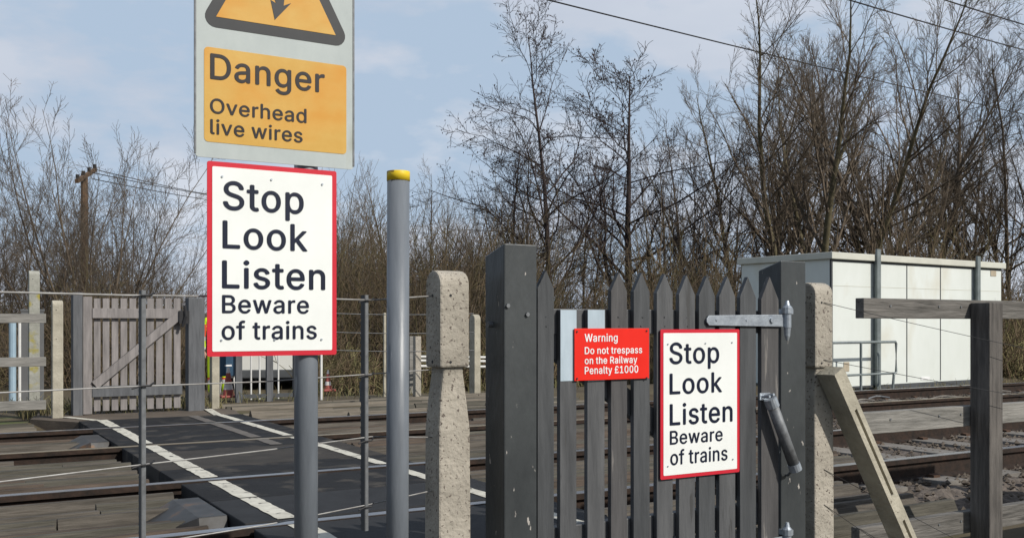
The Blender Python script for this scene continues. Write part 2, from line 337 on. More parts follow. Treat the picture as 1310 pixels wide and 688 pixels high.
G = {
'0':(453,[[[264,-7,227,-7,189,-7],[157,3,130,24,103,45],[83,74,69,113,55,152],[48,199,48,254,48,309],[55,356,69,395,83,434],[104,464,130,484,157,505],[189,516,227,516,264,516],[296,505,323,484,350,464],[370,434,384,395,398,356],[405,309,405,254,405,199],[398,152,384,113,370,74],[350,45,323,24,297,3]],[[202,50,227,50,252,50],[273,58,290,74,308,90],[321,113,330,144,339,174],[344,211,344,254,344,297],[339,334,330,365,321,395],[308,419,290,435,273,451],[252,460,227,460,202,460],[180,451,163,435,146,419],[132,395,123,365,114,334],[109,297,109,254,109,211],[114,174,123,144,132,113],[146,90,163,74,180,58]]]),
'1':(453,[[[181,0,76,0,76,18],[76,36,76,55,181,55],[286,55,391,55,391,36],[391,18,391,0,286,0]],[[250,509,276,509,276,339],[276,170,276,0,255,0],[234,0,212,0,212,149],[212,299,212,448,211,448],[210,448,209,448,168,418],[127,388,86,358,86,381],[86,404,86,427,123,454],[161,481,198,509,224,509]]]),
'B':(456,[[[122,0,60,0,60,170],[60,339,60,509,120,509],[181,509,241,509,276,509],[306,503,329,491,352,479],[369,462,381,442,392,422],[398,399,398,374,398,352],[394,334,387,320,379,306],[369,294,356,286,344,277],[330,271,315,267,315,265],[315,264,315,262,331,261],[347,255,363,245,379,235],[392,221,402,203,413,185],[418,163,418,136,418,111],[412,87,400,67,388,46],[370,30,344,18,319,6],[287,0,247,0,184,0]],[[125,115,125,57,165,57],[205,57,245,57,284,57],[313,65,330,80,347,95],[355,114,355,137,355,154],[351,170,342,184,334,198],[321,209,306,218,290,227],[271,231,248,231,207,231],[166,231,125,231,125,173]],[[125,341,125,285,162,285],[200,285,238,285,257,285],[273,289,288,296,303,303],[315,313,323,326,332,339],[336,355,336,372,336,395],[328,414,313,429,297,444],[273,452,240,452,202,452],[163,452,125,452,125,396]]]),
'D':(502,[[[271,0,219,0,178,0],[137,0,96,0,96,19],[96,38,96,57,136,57],[175,57,215,57,256,57],[291,65,318,81,345,97],[366,119,379,149,392,179],[399,214,399,255,399,296],[392,331,379,361,366,390],[346,412,320,428,293,444],[260,452,221,452,178,452],[136,452,93,452,93,471],[93,490,93,509,137,509],[181,509,225,509,275,509],[317,499,353,478,388,458],[415,429,433,391,452,353],[462,308,462,255,462,202],[452,157,433,119,414,81],[387,51,351,31,314,10]],[[103,509,125,509,125,339],[125,170,125,0,103,0],[82,0,60,0,60,170],[60,339,60,509,82,509]]]),
'L':(393,[[[160,0,60,0,60,170],[60,339,60,509,82,509],[103,509,125,509,125,358],[125,208,125,57,203,57],[282,57,361,57,361,38],[361,19,361,0,261,0]]]),
'O':(533,[[[311,-7,267,-7,223,-7],[184,4,150,25,116,46],[90,76,70,115,50,154],[40,201,40,254,40,308],[50,354,70,393,90,432],[116,462,150,484,184,505],[223,516,267,516,311,516],[350,505,384,484,418,462],[444,432,464,393,483,354],[493,308,493,254,493,201],[483,154,464,115,444,76],[418,46,384,25,350,4]],[[236,53,267,53,297,53],[325,61,349,76,374,91],[394,114,408,144,423,174],[430,211,430,254,430,298],[423,335,408,365,394,395],[374,417,349,433,325,448],[297,456,267,456,236,456],[209,448,184,433,159,417],[140,394,125,364,111,334],[103,297,103,254,103,211],[111,174,125,144,140,114],[159,92,184,76,209,61]]]),
'P':(445,[[[82,0,60,0,60,170],[60,339,60,509,118,509],[177,509,235,509,274,509],[307,502,332,487,358,473],[377,454,390,430,402,405],[409,378,409,348,409,317],[402,290,390,265,377,241],[358,222,332,207,307,193],[274,186,235,186,193,186],[151,186,109,186,109,205],[109,224,109,242,150,242],[191,242,233,242,259,242],[281,247,297,256,313,265],[325,278,333,294,341,310],[344,328,344,348,344,368],[341,386,333,402,325,417],[313,430,297,439,280,448],[259,452,232,452,196,452],[160,452,125,452,125,301],[125,151,125,0,103,0]]]),
'R':(449,[[[82,0,60,0,60,170],[60,339,60,509,119,509],[177,509,236,509,275,509],[307,502,333,489,359,475],[378,457,390,433,403,410],[409,382,409,352,409,321],[403,295,390,271,378,248],[359,230,333,217,307,204],[275,198,236,198,189,198],[143,198,96,198,96,217],[96,236,96,255,142,255],[188,255,234,255,260,255],[281,259,298,267,314,275],[326,286,334,300,341,315],[345,332,345,352,345,372],[341,390,334,405,326,420],[314,431,298,440,281,448],[259,452,233,452,197,452],[161,452,125,452,125,301],[125,151,125,0,103,0]],[[378,0,353,0,312,76],[271,153,230,229,254,229],[279,229,303,229,344,153],[386,76,428,0,403,0]]]),
'S':(447,[[[263,-9,224,-9,187,-9],[155,-3,128,9,100,21],[79,38,64,60,49,82],[40,107,38,137,60,137],[82,137,104,137,106,117],[112,101,123,88,134,75],[149,65,166,59,184,52],[203,49,224,49,247,49],[268,53,286,60,304,68],[319,78,329,92,340,105],[346,121,346,139,346,155],[341,169,332,179,323,189],[311,198,296,205,281,211],[264,217,245,222,224,228],[204,234,184,239,142,251],[109,268,86,289,63,311],[52,339,52,372,52,401],[60,426,75,448,90,469],[111,486,138,498,164,510],[194,516,227,516,261,516],[290,510,316,498,342,486],[362,469,377,449,392,428],[400,404,401,378,380,378],[358,378,337,378,335,403],[323,423,302,437,281,451],[256,459,225,459,203,459],[184,455,167,448,151,441],[138,431,129,418,120,406],[115,391,115,376,115,358],[120,344,131,334,142,323],[154,314,169,308,184,302],[199,297,212,293,230,289],[247,284,264,279,279,275],[295,270,312,264,328,257],[344,248,359,238,373,227],[385,214,395,198,404,181],[408,162,408,139,408,111],[401,86,386,64,372,41],[351,24,323,11,296,-2]]]),
'W':(686,[[[180,0,155,0,109,170],[63,339,16,509,38,509],[60,509,82,509,109,404],[136,300,163,196,168,179],[172,163,175,145,179,128],[183,111,187,94,190,76],[194,58,197,40,194,40],[192,40,189,40,193,58],[196,76,200,94,203,111],[207,128,211,145,215,163],[220,179,224,196,251,300],[279,404,306,509,331,509],[355,509,380,509,407,404],[434,300,462,196,466,179],[470,163,474,145,478,128],[482,111,486,94,490,76],[494,58,497,40,494,40],[491,40,488,40,492,58],[495,76,499,94,502,111],[506,128,510,145,515,163],[519,179,523,196,550,300],[576,404,603,509,625,509],[647,509,670,509,623,339],[577,170,530,0,505,0],[480,0,455,0,426,108],[397,215,368,323,362,344],[357,367,351,391,346,416],[341,444,336,475,341,475],[345,475,350,475,345,445],[340,419,335,395,330,371],[324,347,318,323,289,215],[260,108,230,0,205,0]]]),
'a':(389,[[[182,-9,160,-9,136,-9],[114,-4,94,5,75,14],[59,27,48,45,36,62],[30,83,30,108,30,130],[35,147,43,161,52,175],[63,185,78,193,92,201],[108,207,125,211,143,215],[160,218,178,220,201,223],[219,225,234,227,248,228],[258,231,265,235,272,239],[276,245,276,255,276,255],[276,256,276,257,276,272],[273,286,267,297,261,308],[252,316,240,322,228,328],[213,331,196,331,178,331],[162,328,149,322,136,317],[126,309,118,301,110,292],[104,283,100,274,80,280],[61,285,41,291,50,314],[62,332,79,346,95,360],[113,369,133,375,153,381],[173,384,194,384,208,384],[223,383,239,379,255,376],[271,370,286,360,301,351],[313,338,322,320,332,303],[337,280,337,251,337,168],[337,84,337,0,317,0],[297,0,277,0,277,17],[277,35,277,52,275,52],[274,52,272,52,268,43],[261,34,252,25,243,15],[230,7,215,1,200,-5]],[[155,45,170,45,193,45],[212,50,228,59,243,68],[255,79,263,93,271,107],[276,122,276,138,276,155],[276,173,276,190,273,187],[268,184,259,182,251,180],[242,178,231,176,221,174],[210,172,200,171,190,170],[182,169,175,168,161,166],[147,163,134,159,121,154],[111,148,103,139,96,131],[92,119,92,105,92,92],[95,81,102,72,109,63],[118,57,130,52,142,48]]]),
'd':(424,[[[219,-8,195,-8,164,-8],[136,0,111,16,87,32],[68,55,55,84,41,114],[34,149,34,189,34,229],[41,263,55,293,69,322],[88,345,112,361,136,376],[164,384,196,384,219,384],[238,381,253,373,268,365],[279,356,287,346,296,336],[302,327,306,319,308,319],[309,319,311,319,311,382],[311,446,311,509,331,509],[351,509,372,509,372,339],[372,170,372,0,352,0],[332,0,313,0,313,20],[313,39,313,59,311,59],[309,59,307,59,302,51],[295,42,287,31,278,21],[267,12,252,4,238,-4]],[[181,47,205,47,227,47],[247,53,263,65,279,77],[291,94,299,115,308,136],[312,161,312,189,312,217],[308,242,300,263,292,284],[279,300,263,312,247,324],[228,330,205,330,181,330],[161,324,145,311,129,299],[116,282,108,261,100,240],[96,216,96,189,96,162],[100,138,109,117,117,95],[129,78,145,66,161,53]]]),
'e':(404,[[[238,-8,212,-8,175,-8],[143,0,117,16,90,33],[70,56,56,85,41,114],[34,148,34,187,34,226],[41,260,55,290,69,319],[89,343,115,359,141,376],[171,384,205,384,226,384],[246,381,266,374,285,367],[303,356,319,341,335,326],[348,306,357,282,366,258],[371,228,371,194,371,186],[371,178,371,169,272,169],[174,169,75,169,75,187],[75,204,75,221,163,221],[250,221,338,221,329,215],[319,208,310,202,310,227],[306,249,298,269,290,288],[278,303,263,314,247,325],[228,330,205,330,182,330],[163,325,146,313,130,302],[118,288,109,270,100,251],[96,232,96,211,96,200],[96,189,96,178,96,150],[101,126,110,106,120,87],[134,72,151,61,168,51],[189,46,212,46,228,46],[241,48,254,53,266,57],[277,64,285,73,294,82],[301,93,306,105,325,101],[345,96,365,91,359,71],[349,54,335,39,321,24],[303,13,283,4,262,-4]]]),
'f':(254,[[[154,379,228,379,228,362],[228,344,228,327,154,327],[80,327,6,327,6,344],[6,362,6,379,80,379]],[[101,0,81,0,81,144],[81,288,81,432,81,453],[86,471,96,486,106,500],[119,511,135,519,152,526],[169,530,187,530,201,530],[213,529,222,527,232,525],[238,523,243,521,238,503],[233,486,227,468,224,470],[220,471,215,472,210,473],[203,474,195,474,176,474],[163,469,154,460,146,451],[142,437,142,419,142,279],[142,140,142,0,121,0]]]),
'g':(425,[[[238,-151,207,-151,179,-151],[155,-147,134,-140,113,-132],[96,-123,82,-110,69,-98],[58,-84,51,-69,67,-60],[84,-50,101,-41,107,-49],[113,-57,122,-66,130,-75],[141,-82,154,-88,168,-94],[186,-97,207,-97,238,-97],[263,-90,282,-75,302,-60],[311,-37,311,-6,311,19],[311,44,311,68,310,68],[308,68,306,68,301,60],[295,51,287,41,278,32],[267,23,252,16,238,8],[219,5,195,5,164,5],[137,12,113,27,88,41],[69,62,55,90,41,118],[34,152,34,191,34,230],[41,264,55,293,69,322],[88,345,112,361,137,376],[165,384,196,384,220,384],[239,381,253,373,268,365],[280,356,288,346,297,336],[303,327,308,319,309,319],[311,319,313,319,313,339],[313,359,313,379,333,379],[353,379,372,379,372,250],[372,121,372,-9,372,-42],[365,-69,350,-90,335,-111],[316,-126,291,-136,266,-146]],[[181,59,205,59,228,59],[248,64,264,75,280,86],[292,101,300,121,308,141],[312,165,312,193,312,220],[308,243,300,264,292,284],[280,301,264,312,248,324],[228,330,205,330,181,330],[161,324,145,312,129,299],[117,283,109,262,100,242],[96,219,96,193,96,166],[100,143,109,123,117,103],[129,87,145,76,162,65]]]),
'h':(410,[[[114,249,114,227,114,151],[114,76,114,0,93,0],[73,0,53,0,53,170],[53,339,53,509,73,509],[93,509,114,509,114,435],[114,361,114,287,110,287],[106,287,102,287,114,322],[131,347,152,362,174,377],[199,384,227,384,253,384],[276,379,295,369,315,358],[330,342,341,321,352,299],[357,273,357,240,357,160],[357,80,357,0,337,0],[316,0,296,0,296,78],[296,157,296,235,296,265],[288,288,273,304,258,321],[237,329,210,329,192,329],[175,325,161,317,146,309],[135,298,126,283,118,267]]]),
'i':(167,[[[73,0,53,0,53,126],[53,253,53,379,73,379],[93,379,114,379,114,253],[114,126,114,0,93,0]],[[95,443,84,443,72,443],[62,447,54,455,45,462],[41,472,41,483,41,494],[45,504,54,512,62,520],[72,524,84,524,95,524],[106,520,114,512,122,504],[126,494,126,483,126,472],[122,462,114,455,106,447]]]),
'k':(381,[[[132,158,110,137,110,162],[110,187,110,212,113,212],[117,212,121,212,175,268],[230,323,284,379,310,379],[335,379,360,379,301,319],[243,259,184,199,182,199],[179,199,177,199,155,178]],[[73,0,53,0,53,170],[53,339,53,509,73,509],[93,509,114,509,114,339],[114,170,114,0,93,0]],[[320,0,294,0,245,62],[197,124,148,186,162,200],[177,214,191,229,252,152],[312,76,372,0,346,0]]]),
'l':(189,[[[147,-2,139,-2,110,-2],[88,5,74,20,60,35],[53,57,53,84,53,226],[53,367,53,509,73,509],[93,509,114,509,114,372],[114,235,114,99,114,81],[116,69,120,62,125,55],[133,52,146,52,152,52],[157,52,160,53,164,53],[167,54,170,54,173,37],[177,20,181,3,175,1],[169,0,162,-1,154,-2]]]),
'n':(410,[[[114,249,114,227,114,151],[114,76,114,0,93,0],[73,0,53,0,53,126],[53,253,53,379,72,379],[92,379,112,379,112,349],[112,318,112,287,109,287],[106,287,102,287,114,322],[131,347,152,362,174,377],[199,384,227,384,253,384],[276,379,295,369,314,358],[330,342,341,321,352,299],[357,273,357,240,357,160],[357,80,357,0,337,0],[316,0,296,0,296,78],[296,157,296,235,296,265],[288,288,273,304,258,321],[237,329,210,329,192,329],[175,325,161,317,146,309],[135,298,126,283,118,267]]]),
'o':(415,[[[242,-8,207,-8,173,-8],[143,0,117,16,91,33],[71,56,56,85,41,114],[34,149,34,187,34,227],[41,262,56,291,71,321],[91,343,117,360,143,376],[173,384,207,384,242,384],[273,376,299,360,325,343],[345,321,359,291,374,262],[381,227,381,187,381,149],[374,114,359,85,345,56],[325,33,299,16,273,0]],[[182,46,207,46,233,46],[254,53,270,66,287,79],[299,96,307,117,315,139],[319,162,319,187,319,213],[315,236,307,258,299,280],[287,297,270,310,254,323],[233,330,207,330,182,330],[161,323,145,310,129,297],[116,280,108,258,100,237],[96,213,96,187,96,162],[100,139,108,117,116,96],[129,79,145,66,161,53]]]),
'p':(424,[[[73,-143,53,-143,53,31],[53,205,53,379,72,379],[92,379,112,379,112,359],[112,339,112,319,114,319],[116,319,118,319,123,327],[129,336,137,346,145,356],[157,365,171,373,186,381],[205,384,229,384,261,384],[289,376,313,361,337,345],[356,322,370,293,383,263],[390,229,390,189,390,149],[383,114,370,84,356,55],[337,32,313,16,289,0],[261,-8,229,-8,206,-8],[187,-4,173,4,158,12],[146,21,138,31,130,42],[123,51,118,59,117,59],[115,59,114,59,114,-8],[114,-76,114,-143,93,-143]],[[197,47,220,47,244,47],[263,53,279,66,295,78],[308,95,316,117,324,138],[328,162,328,189,328,216],[324,240,316,261,308,282],[296,299,280,311,264,324],[244,330,220,330,197,330],[177,324,161,312,145,300],[133,284,125,263,117,242],[113,217,113,189,113,161],[117,136,125,115,133,94],[146,77,162,65,178,53]]]),
'r':(259,[[[73,0,53,0,53,126],[53,253,53,379,72,379],[92,379,112,379,112,360],[112,340,112,321,113,321],[114,321,115,321,122,340],[135,355,152,367,170,379],[190,385,213,385,218,385],[223,385,229,384,235,384],[240,384,243,384,243,363],[243,343,243,322,242,323],[237,323,230,324,223,325],[215,326,207,326,189,326],[173,322,159,315,145,307],[134,297,126,284,118,270],[114,255,114,237,114,158],[114,79,114,0,93,0]]]),
's':(365,[[[211,-8,182,-8,156,-8],[133,-4,112,3,92,11],[75,23,62,38,49,53],[40,72,36,94,55,98],[74,102,94,107,99,86],[109,70,124,60,139,50],[158,45,181,45,208,45],[229,51,244,62,260,74],[268,87,268,103,268,116],[263,127,254,136,245,144],[231,151,212,155,191,160],[170,165,149,170,115,178],[89,191,72,208,55,225],[47,247,47,274,47,296],[53,315,65,332,77,348],[94,361,115,370,136,380],[160,384,187,384,213,384],[235,380,254,372,272,365],[287,353,299,339,310,325],[319,309,324,290,305,286],[287,281,268,277,263,292],[255,304,243,316,230,327],[212,333,187,333,165,333],[146,327,131,317,116,306],[109,293,109,277,109,263],[114,252,124,243,134,235],[150,228,172,223,191,218],[210,214,229,209,264,201],[290,188,306,171,323,154],[331,133,331,107,331,84],[325,64,312,47,300,30],[282,16,260,6,237,-3]]]),
't':(227,[[[138,379,204,379,204,362],[204,344,204,327,138,327],[72,327,6,327,6,344],[6,362,6,379,72,379]],[[65,345,65,471,85,471],[106,471,126,471,126,347],[126,222,126,98,126,81],[129,69,136,61,143,54],[154,50,170,50,174,50],[179,50,185,51,191,52],[197,53,202,54,206,36],[209,19,213,2,207,0],[200,-2,192,-3,184,-4],[176,-4,168,-4,136,-4],[110,4,92,21,74,38],[65,62,65,93,65,219]]]),
'v':(389,[[[184,0,163,0,114,126],[66,253,17,379,40,379],[62,379,84,379,111,305],[138,230,165,155,174,132],[181,110,187,87,193,64],[199,42,206,21,198,21],[191,21,184,21,191,42],[197,64,203,87,209,110],[216,132,224,155,251,230],[278,305,305,379,327,379],[349,379,371,379,323,253],[275,126,226,0,205,0]]]),
'w':(567,[[[158,0,138,0,99,126],[61,253,23,379,44,379],[66,379,87,379,103,324],[118,269,133,214,140,191],[147,165,154,137,161,108],[168,76,175,41,172,41],[168,41,165,41,172,75],[179,106,186,135,193,163],[199,190,206,214,221,269],[237,324,252,379,273,379],[295,379,316,379,332,324],[347,269,362,214,368,190],[375,164,382,136,388,107],[395,76,402,41,399,41],[395,41,391,41,399,75],[406,107,413,135,420,164],[427,190,434,214,449,269],[465,324,480,379,502,379],[523,379,545,379,506,253],[468,126,429,0,409,0],[389,0,368,0,352,57],[335,114,319,172,314,189],[309,207,305,225,300,243],[295,261,291,280,286,299],[281,318,277,338,281,338],[286,338,291,338,286,319],[281,299,277,280,272,261],[267,243,263,225,258,206],[253,189,248,172,231,114],[215,57,199,0,178,0]]]),
'y':(389,[[[51,-140,47,-139,52,-121],[57,-103,61,-86,65,-86],[68,-87,71,-87,83,-90],[94,-91,104,-89,114,-87],[122,-82,130,-74,138,-66],[145,-53,151,-36,155,-24],[159,-13,163,-1,114,126],[66,252,17,379,40,379],[62,379,84,379,111,305],[138,230,165,155,174,132],[181,109,187,87,193,64],[199,42,206,21,198,21],[191,21,184,21,190,42],[196,64,202,87,209,110],[216,132,224,155,251,230],[278,305,305,379,327,379],[349,379,371,379,316,234],[260,88,204,-58,196,-78],[187,-94,177,-107,166,-120],[153,-129,139,-136,125,-142],[109,-145,91,-145,81,-145],[72,-144,65,-143,57,-142]]]),
'£':(425,[[[43,41,37,41,37,46],[37,51,37,57,57,57],[71,62,80,74,89,85],[93,102,93,125,90,203],[88,281,85,358,84,389],[90,415,102,439,115,463],[133,481,156,495,179,509],[207,516,239,516,266,516],[289,510,310,499,331,489],[348,473,362,454,375,434],[384,412,387,385,368,383],[348,380,328,377,325,402],[315,422,300,437,285,451],[264,459,240,459,218,459],[200,454,186,446,172,437],[162,425,155,410,148,396],[145,379,146,360,148,282],[151,205,153,127,154,112],[151,99,145,89,140,78],[132,70,123,64,113,57],[103,52,92,49,82,46],[71,43,61,42,51,41]],[[124,0,37,0,37,19],[37,38,37,57,125,57],[213,57,301,57,312,57],[319,59,324,63,328,68],[330,75,330,85,330,93],[330,100,330,107,349,107],[368,107,388,107,388,102],[388,96,388,91,388,61],[380,38,366,23,352,8],[330,0,299,0,212,0]],[[128,229,37,229,37,246],[37,263,37,280,128,280],[220,280,311,280,311,263],[311,246,311,229,220,229]]]),
}

# ------------------------------------------------------------------ ground
RD, RA, RC, RB = 4.65, 6.20, 8.20, 9.75      # the four rails (their y)
RAILW = 0.035
xs = [-400, -150, -60, -30, -15, -8, -4, -1, 1, 3, 5, 8, 12, 16, 22, 30, 45, 70, 120, 400]
ys = [-150, -50, -15, -5, 0, 2.0, 2.8, 3.6, 5, 8, 10.6, 11.2, 12.2, 13.2, 15, 17, 20, 24, 30, 38, 48, 60, 100, 500]
g = MB()
rng = random.Random(4)
gv = [(x, y, ground_z(x, y)) for y in ys for x in xs]
nx = len(xs)
g.add(gv, [(j * nx + i, j * nx + i + 1, (j + 1) * nx + i + 1, (j + 1) * nx + i) for j in range(len(ys) - 1) for i in range(nx - 1)])
tag(g.build('ground', M['soil'], smooth=True), kind='structure')
# ballast bed, uneven
b = MB()
bx = np.concatenate([np.arange(-6, 3, 0.3), np.arange(3, 14, 0.09), np.arange(14, 60, 0.6)])
by = np.arange(3.9, 10.7, 0.09)
nr = np.random.RandomState(3)
BZ = -0.175 + nr.rand(len(by), len(bx)) * 0.03
ed = np.minimum(by - 3.9, 10.61 - by)
BZ -= np.clip(0.35 - ed, 0, 0.35)[:, None] * 0.35
bv = [(x, y, BZ[j, i]) for j, y in enumerate(by) for i, x in enumerate(bx)]
nb_ = len(bx)
b.add(bv, [(j * nb_ + i, j * nb_ + i + 1, (j + 1) * nb_ + i + 1, (j + 1) * nb_ + i) for j in range(len(by) - 1) for i in range(nb_ - 1)])
tag(b.build('ballast_bed', M['ballast']), kind='structure')
# loose stones
st = MB()
base = [(1, 0, 0), (-1, 0, 0), (0, 1, 0), (0, -1, 0), (0, 0, 1), (0, 0, -1)]
fac = [(0, 2, 4), (2, 1, 4), (1, 3, 4), (3, 0, 4), (2, 0, 5), (1, 2, 5), (3, 1, 5), (0, 3, 5)]
for i in range(15000):
    x = rng.uniform(3.2, 15) if rng.random() < 0.95 else rng.uniform(-3, 3)
    y = rng.uniform(3.6, 10.6)
    s_ = rng.uniform(0.014, 0.034)
    z = -0.15 + rng.uniform(-0.01, 0.012) - (max(0, 4.2 - y) * 0.25 + max(0, y - 10.3) * 0.3)
    st.add([(x + s_ * a * rng.uniform(.6, 1.3), y + s_ * b_ * rng.uniform(.6, 1.3), z + s_ * c * rng.uniform(.5, 1)) for a, b_, c in base], fac)
tag(st.build('gravel', M['stone']), kind='stuff')

# ------------------------------------------------------------------ crossing surface
CXL, CXR = 1.33, 2.93
def deck(name, y0, y1, m, z=0.0, x0=CXL, x1=CXR, lo=-0.16):
    d_ = MB(); d_.box(x0, x1, y0, y1, lo, z)
    return tag(d_.build(name, m, bevel=0.006), kind='structure')
deck('path_crossing_panel', 3.42, RD - RAILW - 0.02, M['checker_rubber'], 0.0)
deck('path_crossing_panel', RD + RAILW + 0.06, 5.42, M['checker_rubber'], 0.0)
deck('path_crossing_panel', 5.43, RA - RAILW - 0.06, M['rubber'], 0.0)
deck('path_crossing_panel', RA + RAILW + 0.02, 6.74, M['rubber'], 0.0)
deck('path_asphalt_infill', 6.75, RC - 0.5, M['asphalt'], 0.0)
deck('path_crossing_panel', RC - 0.49, RC - RAILW - 0.02, M['rubber'], 0.0)
deck('path_crossing_panel', RC + RAILW + 0.06, RB - RAILW - 0.06, M['rubber'], 0.0)
deck('path_crossing_panel', RB + RAILW + 0.02, 10.6, M['rubber'], 0.0)
fp = MB()
fp.prism([(CXL, 10.61, -0.012), (CXR, 10.61, -0.012), (CXR + 0.1, 11.2, -0.012), (2.9, 12.6, -0.03), (1.2, 12.6, -0.03), (0.95, 11.2, -0.012)], (0, 0, -0.12))
tag(fp.build('path', M['path']), kind='structure')
np_ = MB()
np_.prism([(1.5, 3.41, -0.004), (1.5, 2.2, -0.004), (1.5, -0.6, -0.40), (1.5, -0.6, -0.7), (1.5, 3.41, -0.7)], (1.7, 0, 0))
tag(np_.build('path', M['asphalt']), kind='structure')
# painted lines, one strip per panel so that none crosses a rail
def strip(name, xc, wd, y0, y1, m, xe=None):
    xe = xc if xe is None else xe
    s_ = MB(); n = 12; r_ = random.Random(int(y0 * 100 + xc * 10))
    L_, Rr = [], []
    for i in range(n + 1):
        t = i / n; y = y0 + (y1 - y0) * t; x = xc + (xe - xc) * t
        L_.append((x - wd / 2 + r_.uniform(-.004, .004), y, 0.004)); Rr.append((x + wd / 2 + r_.uniform(-.004, .004), y, 0.004))
    s_.add(L_ + Rr, [(i, i + n + 1, i + n + 2, i + 1) for i in range(n)])
    return tag(s_.build(name, m), kind='structure')
segs = [(3.43, RD - .06), (RD + .10, 5.415), (5.435, RA - .10), (RA + .06, 6.735), (6.755, RC - .505), (RC - .485, RC - .06), (RC + .10, RB - .10), (RB + .06, 10.59)]
for a, b_ in segs:
    strip('road_line', 1.54, 0.10, a, b_, M['line'])
    strip('road_line', 2.70, 0.085, a, b_, M['line'])
for a, b_ in segs[5:]:
    strip('road_line_faded', 2.42, 0.10, a, b_, M['line_faded'])
sx = MB()
for (a, b_) in (((1.54, 10.62), (1.28, 11.25)), ((2.70, 10.62), (2.80, 11.5))):
    dx = 0.045
    sx.add([(a[0] - dx, a[1], -0.007), (a[0] + dx, a[1], -0.007), (b_[0] + dx, b_[1], -0.007), (b_[0] - dx, b_[1], -0.007)], [(0, 1, 2, 3)])
tag(sx.build('road_line', M['line']), kind='structure')

# ------------------------------------------------------------------ rails and sleepers
prof = [(-.035, 0), (.035, 0), (.035, -.032), (.010, -.045), (.010, -.125), (.07, -.138), (.07, -.15), (-.07, -.15), (-.07, -.138), (-.010, -.125), (-.010, -.045), (-.035, -.032)]
for y, lab, top in ((RD, 'polished running rail nearest the wicket gate', 'rail_top'), (RA, 'rail of the nearer track on its far side', 'rail_top'),
                    (RC, 'nearer rail of the farther track', 'rail_top_dull'), (RB, 'farthest rail, just before the far gate', 'rail_top')):
    r0 = empty('rail', (2, y, 0), lab, 'rail', 'running rails of the two tracks')
    r_ = MB(); r_.prism([(-40, y + a, c - 0.0015) for a, c in prof], (160, 0, 0)); r_.build('web', M['rail_side'], r0)
    h = MB(); h.box(-40, 120, y - .0335, y + .0335, -0.001, 0.0015); h.build('head', M[top], r0)
    cl0 = None
    for i in range(22):
        x = 3.6 + i * .65
        if cl0 is None:
            c_ = MB()
            c_.prism([(x - .035, y + q, z_) for q, z_ in ((-.12, -.137), (-.12, -.118), (-.075, -.112), (-.045, -.130), (-.045, -.143), (.045, -.143), (.045, -.130), (.075, -.112), (.12, -.118), (.12, -.137), (.06, -.149), (-.06, -.149))], (.07, 0, 0))
            cl0 = c_.build('rail_clip', M['rust_dark'], r0)
        else:
            cc = cl0.copy(); C.objects.link(cc); cc.parent = r0; cc.location.x += i * .65
sl = MB()
for i in range(36):
    x = 3.6 + i * 0.65
    for yc, tl in (((RD + RA) / 2, 'nearer'), ((RC + RB) / 2, 'farther')):
        o_ = MB(); o_.prism([(x - .13, yc - 1.05, -.135), (x + .13, yc - 1.05, -.135), (x + .15, yc - 1.05, -.24), (x - .15, yc - 1.05, -.24)], (0, 2.1, 0))
        so_ = o_.build('sleeper', M['sleeper'])
        tag(so_, 'concrete sleeper under the rails of the %s track' % tl, 'sleeper', 'sleepers under the %s track' % tl)

# ------------------------------------------------------------------ anti-trespass boards: ridged timber panels
def guard(x0, x1, y0, y1, label, m='board', pitch=0.125, top=-0.035, endL=False, seed=0):
    r_ = random.Random(seed); t0 = empty('trespass_guard', ((x0 + x1) / 2, (y0 + y1) / 2, -.16), label, 'trespass guard', 'ridged timber guards beside the crossing')
    n = max(1, round((y1 - y0) / pitch)); p = (y1 - y0) / n
    g_ = MB()
    for i in range(n):
        yc = y0 + (i + .5) * p
        xa = x0; first = True
        while xa < x1 - 0.02:
            ln = r_.uniform(0.9, 2.4)
            xb = min(x1, xa + ln)
            if x1 - xb < 0.4: xb = x1
            xe = xb - (r_.uniform(0, .09) if xb == x1 and not endL else 0.004)
            xs_ = xa + (r_.uniform(0, .09) if first and endL else 0.004)
            z = top + r_.uniform(-.012, .008) - (.05 if r_.random() < .22 else 0); dy = r_.uniform(-.006, .006); hw = p * .5 - 0.010
            dz = r_.uniform(-.012, .012)
            poly0 = [(xs_, yc - hw + dy, -.115), (xs_, yc - .018 + dy, z), (xs_, yc + .018 + dy, z), (xs_, yc + hw + dy, -.115), (xs_, yc + hw + dy, -.145), (xs_, yc - hw + dy, -.145)]
            vs = poly0 + [(xe, q[1], q[2] + (dz if k in (1, 2) else 0)) for k, q in enumerate(poly0)]
            g_.add(vs, [(0, 1, 2, 3, 4, 5), (11, 10, 9, 8, 7, 6)] + [(k, k + 6, (k + 1) % 6 + 6, (k + 1) % 6) for k in range(6)], r_.choice((0, 0, 1, 2)))
            xa = xb; first = False
    g_.build('ridged_board', [M[m], M['board2'] if m == 'board' else M['board_pale'], M['board3']], t0)
    bb = MB()
    xx = x0 + 0.3
    while xx < x1:
        bb.box(xx - .05, xx + .05, y0 + .02, y1 - .02, -.20, -.147); xx += 1.3
    bb.build('bearer', M['timber'], t0)
guard(-4, 1.27, 3.5, RD - .1, 'timber guard boards left of the crossing, before the nearest rail', seed=1)
guard(-4, 1.27, RD + .12, RA - .12, 'timber guard boards left of the crossing, between rails of the nearer track', seed=2)
guard(-4, 1.27, RA + .1, RC - .1, 'timber guard boards left of the crossing, between the two tracks', seed=3)
guard(-4, 1.27, RC + .12, RB - .12, 'timber guard boards left of the crossing, between rails of the farther track', seed=4)
guard(-4, 1.0, RB + .1, 11.05, 'timber guard boards left of the crossing, before the far post-and-rail fence', 'board_pale', seed=5)
guard(3.0, 5.0, 3.5, RD - .1, 'timber guard boards behind the wicket gate and concrete strut', endL=True, seed=6)
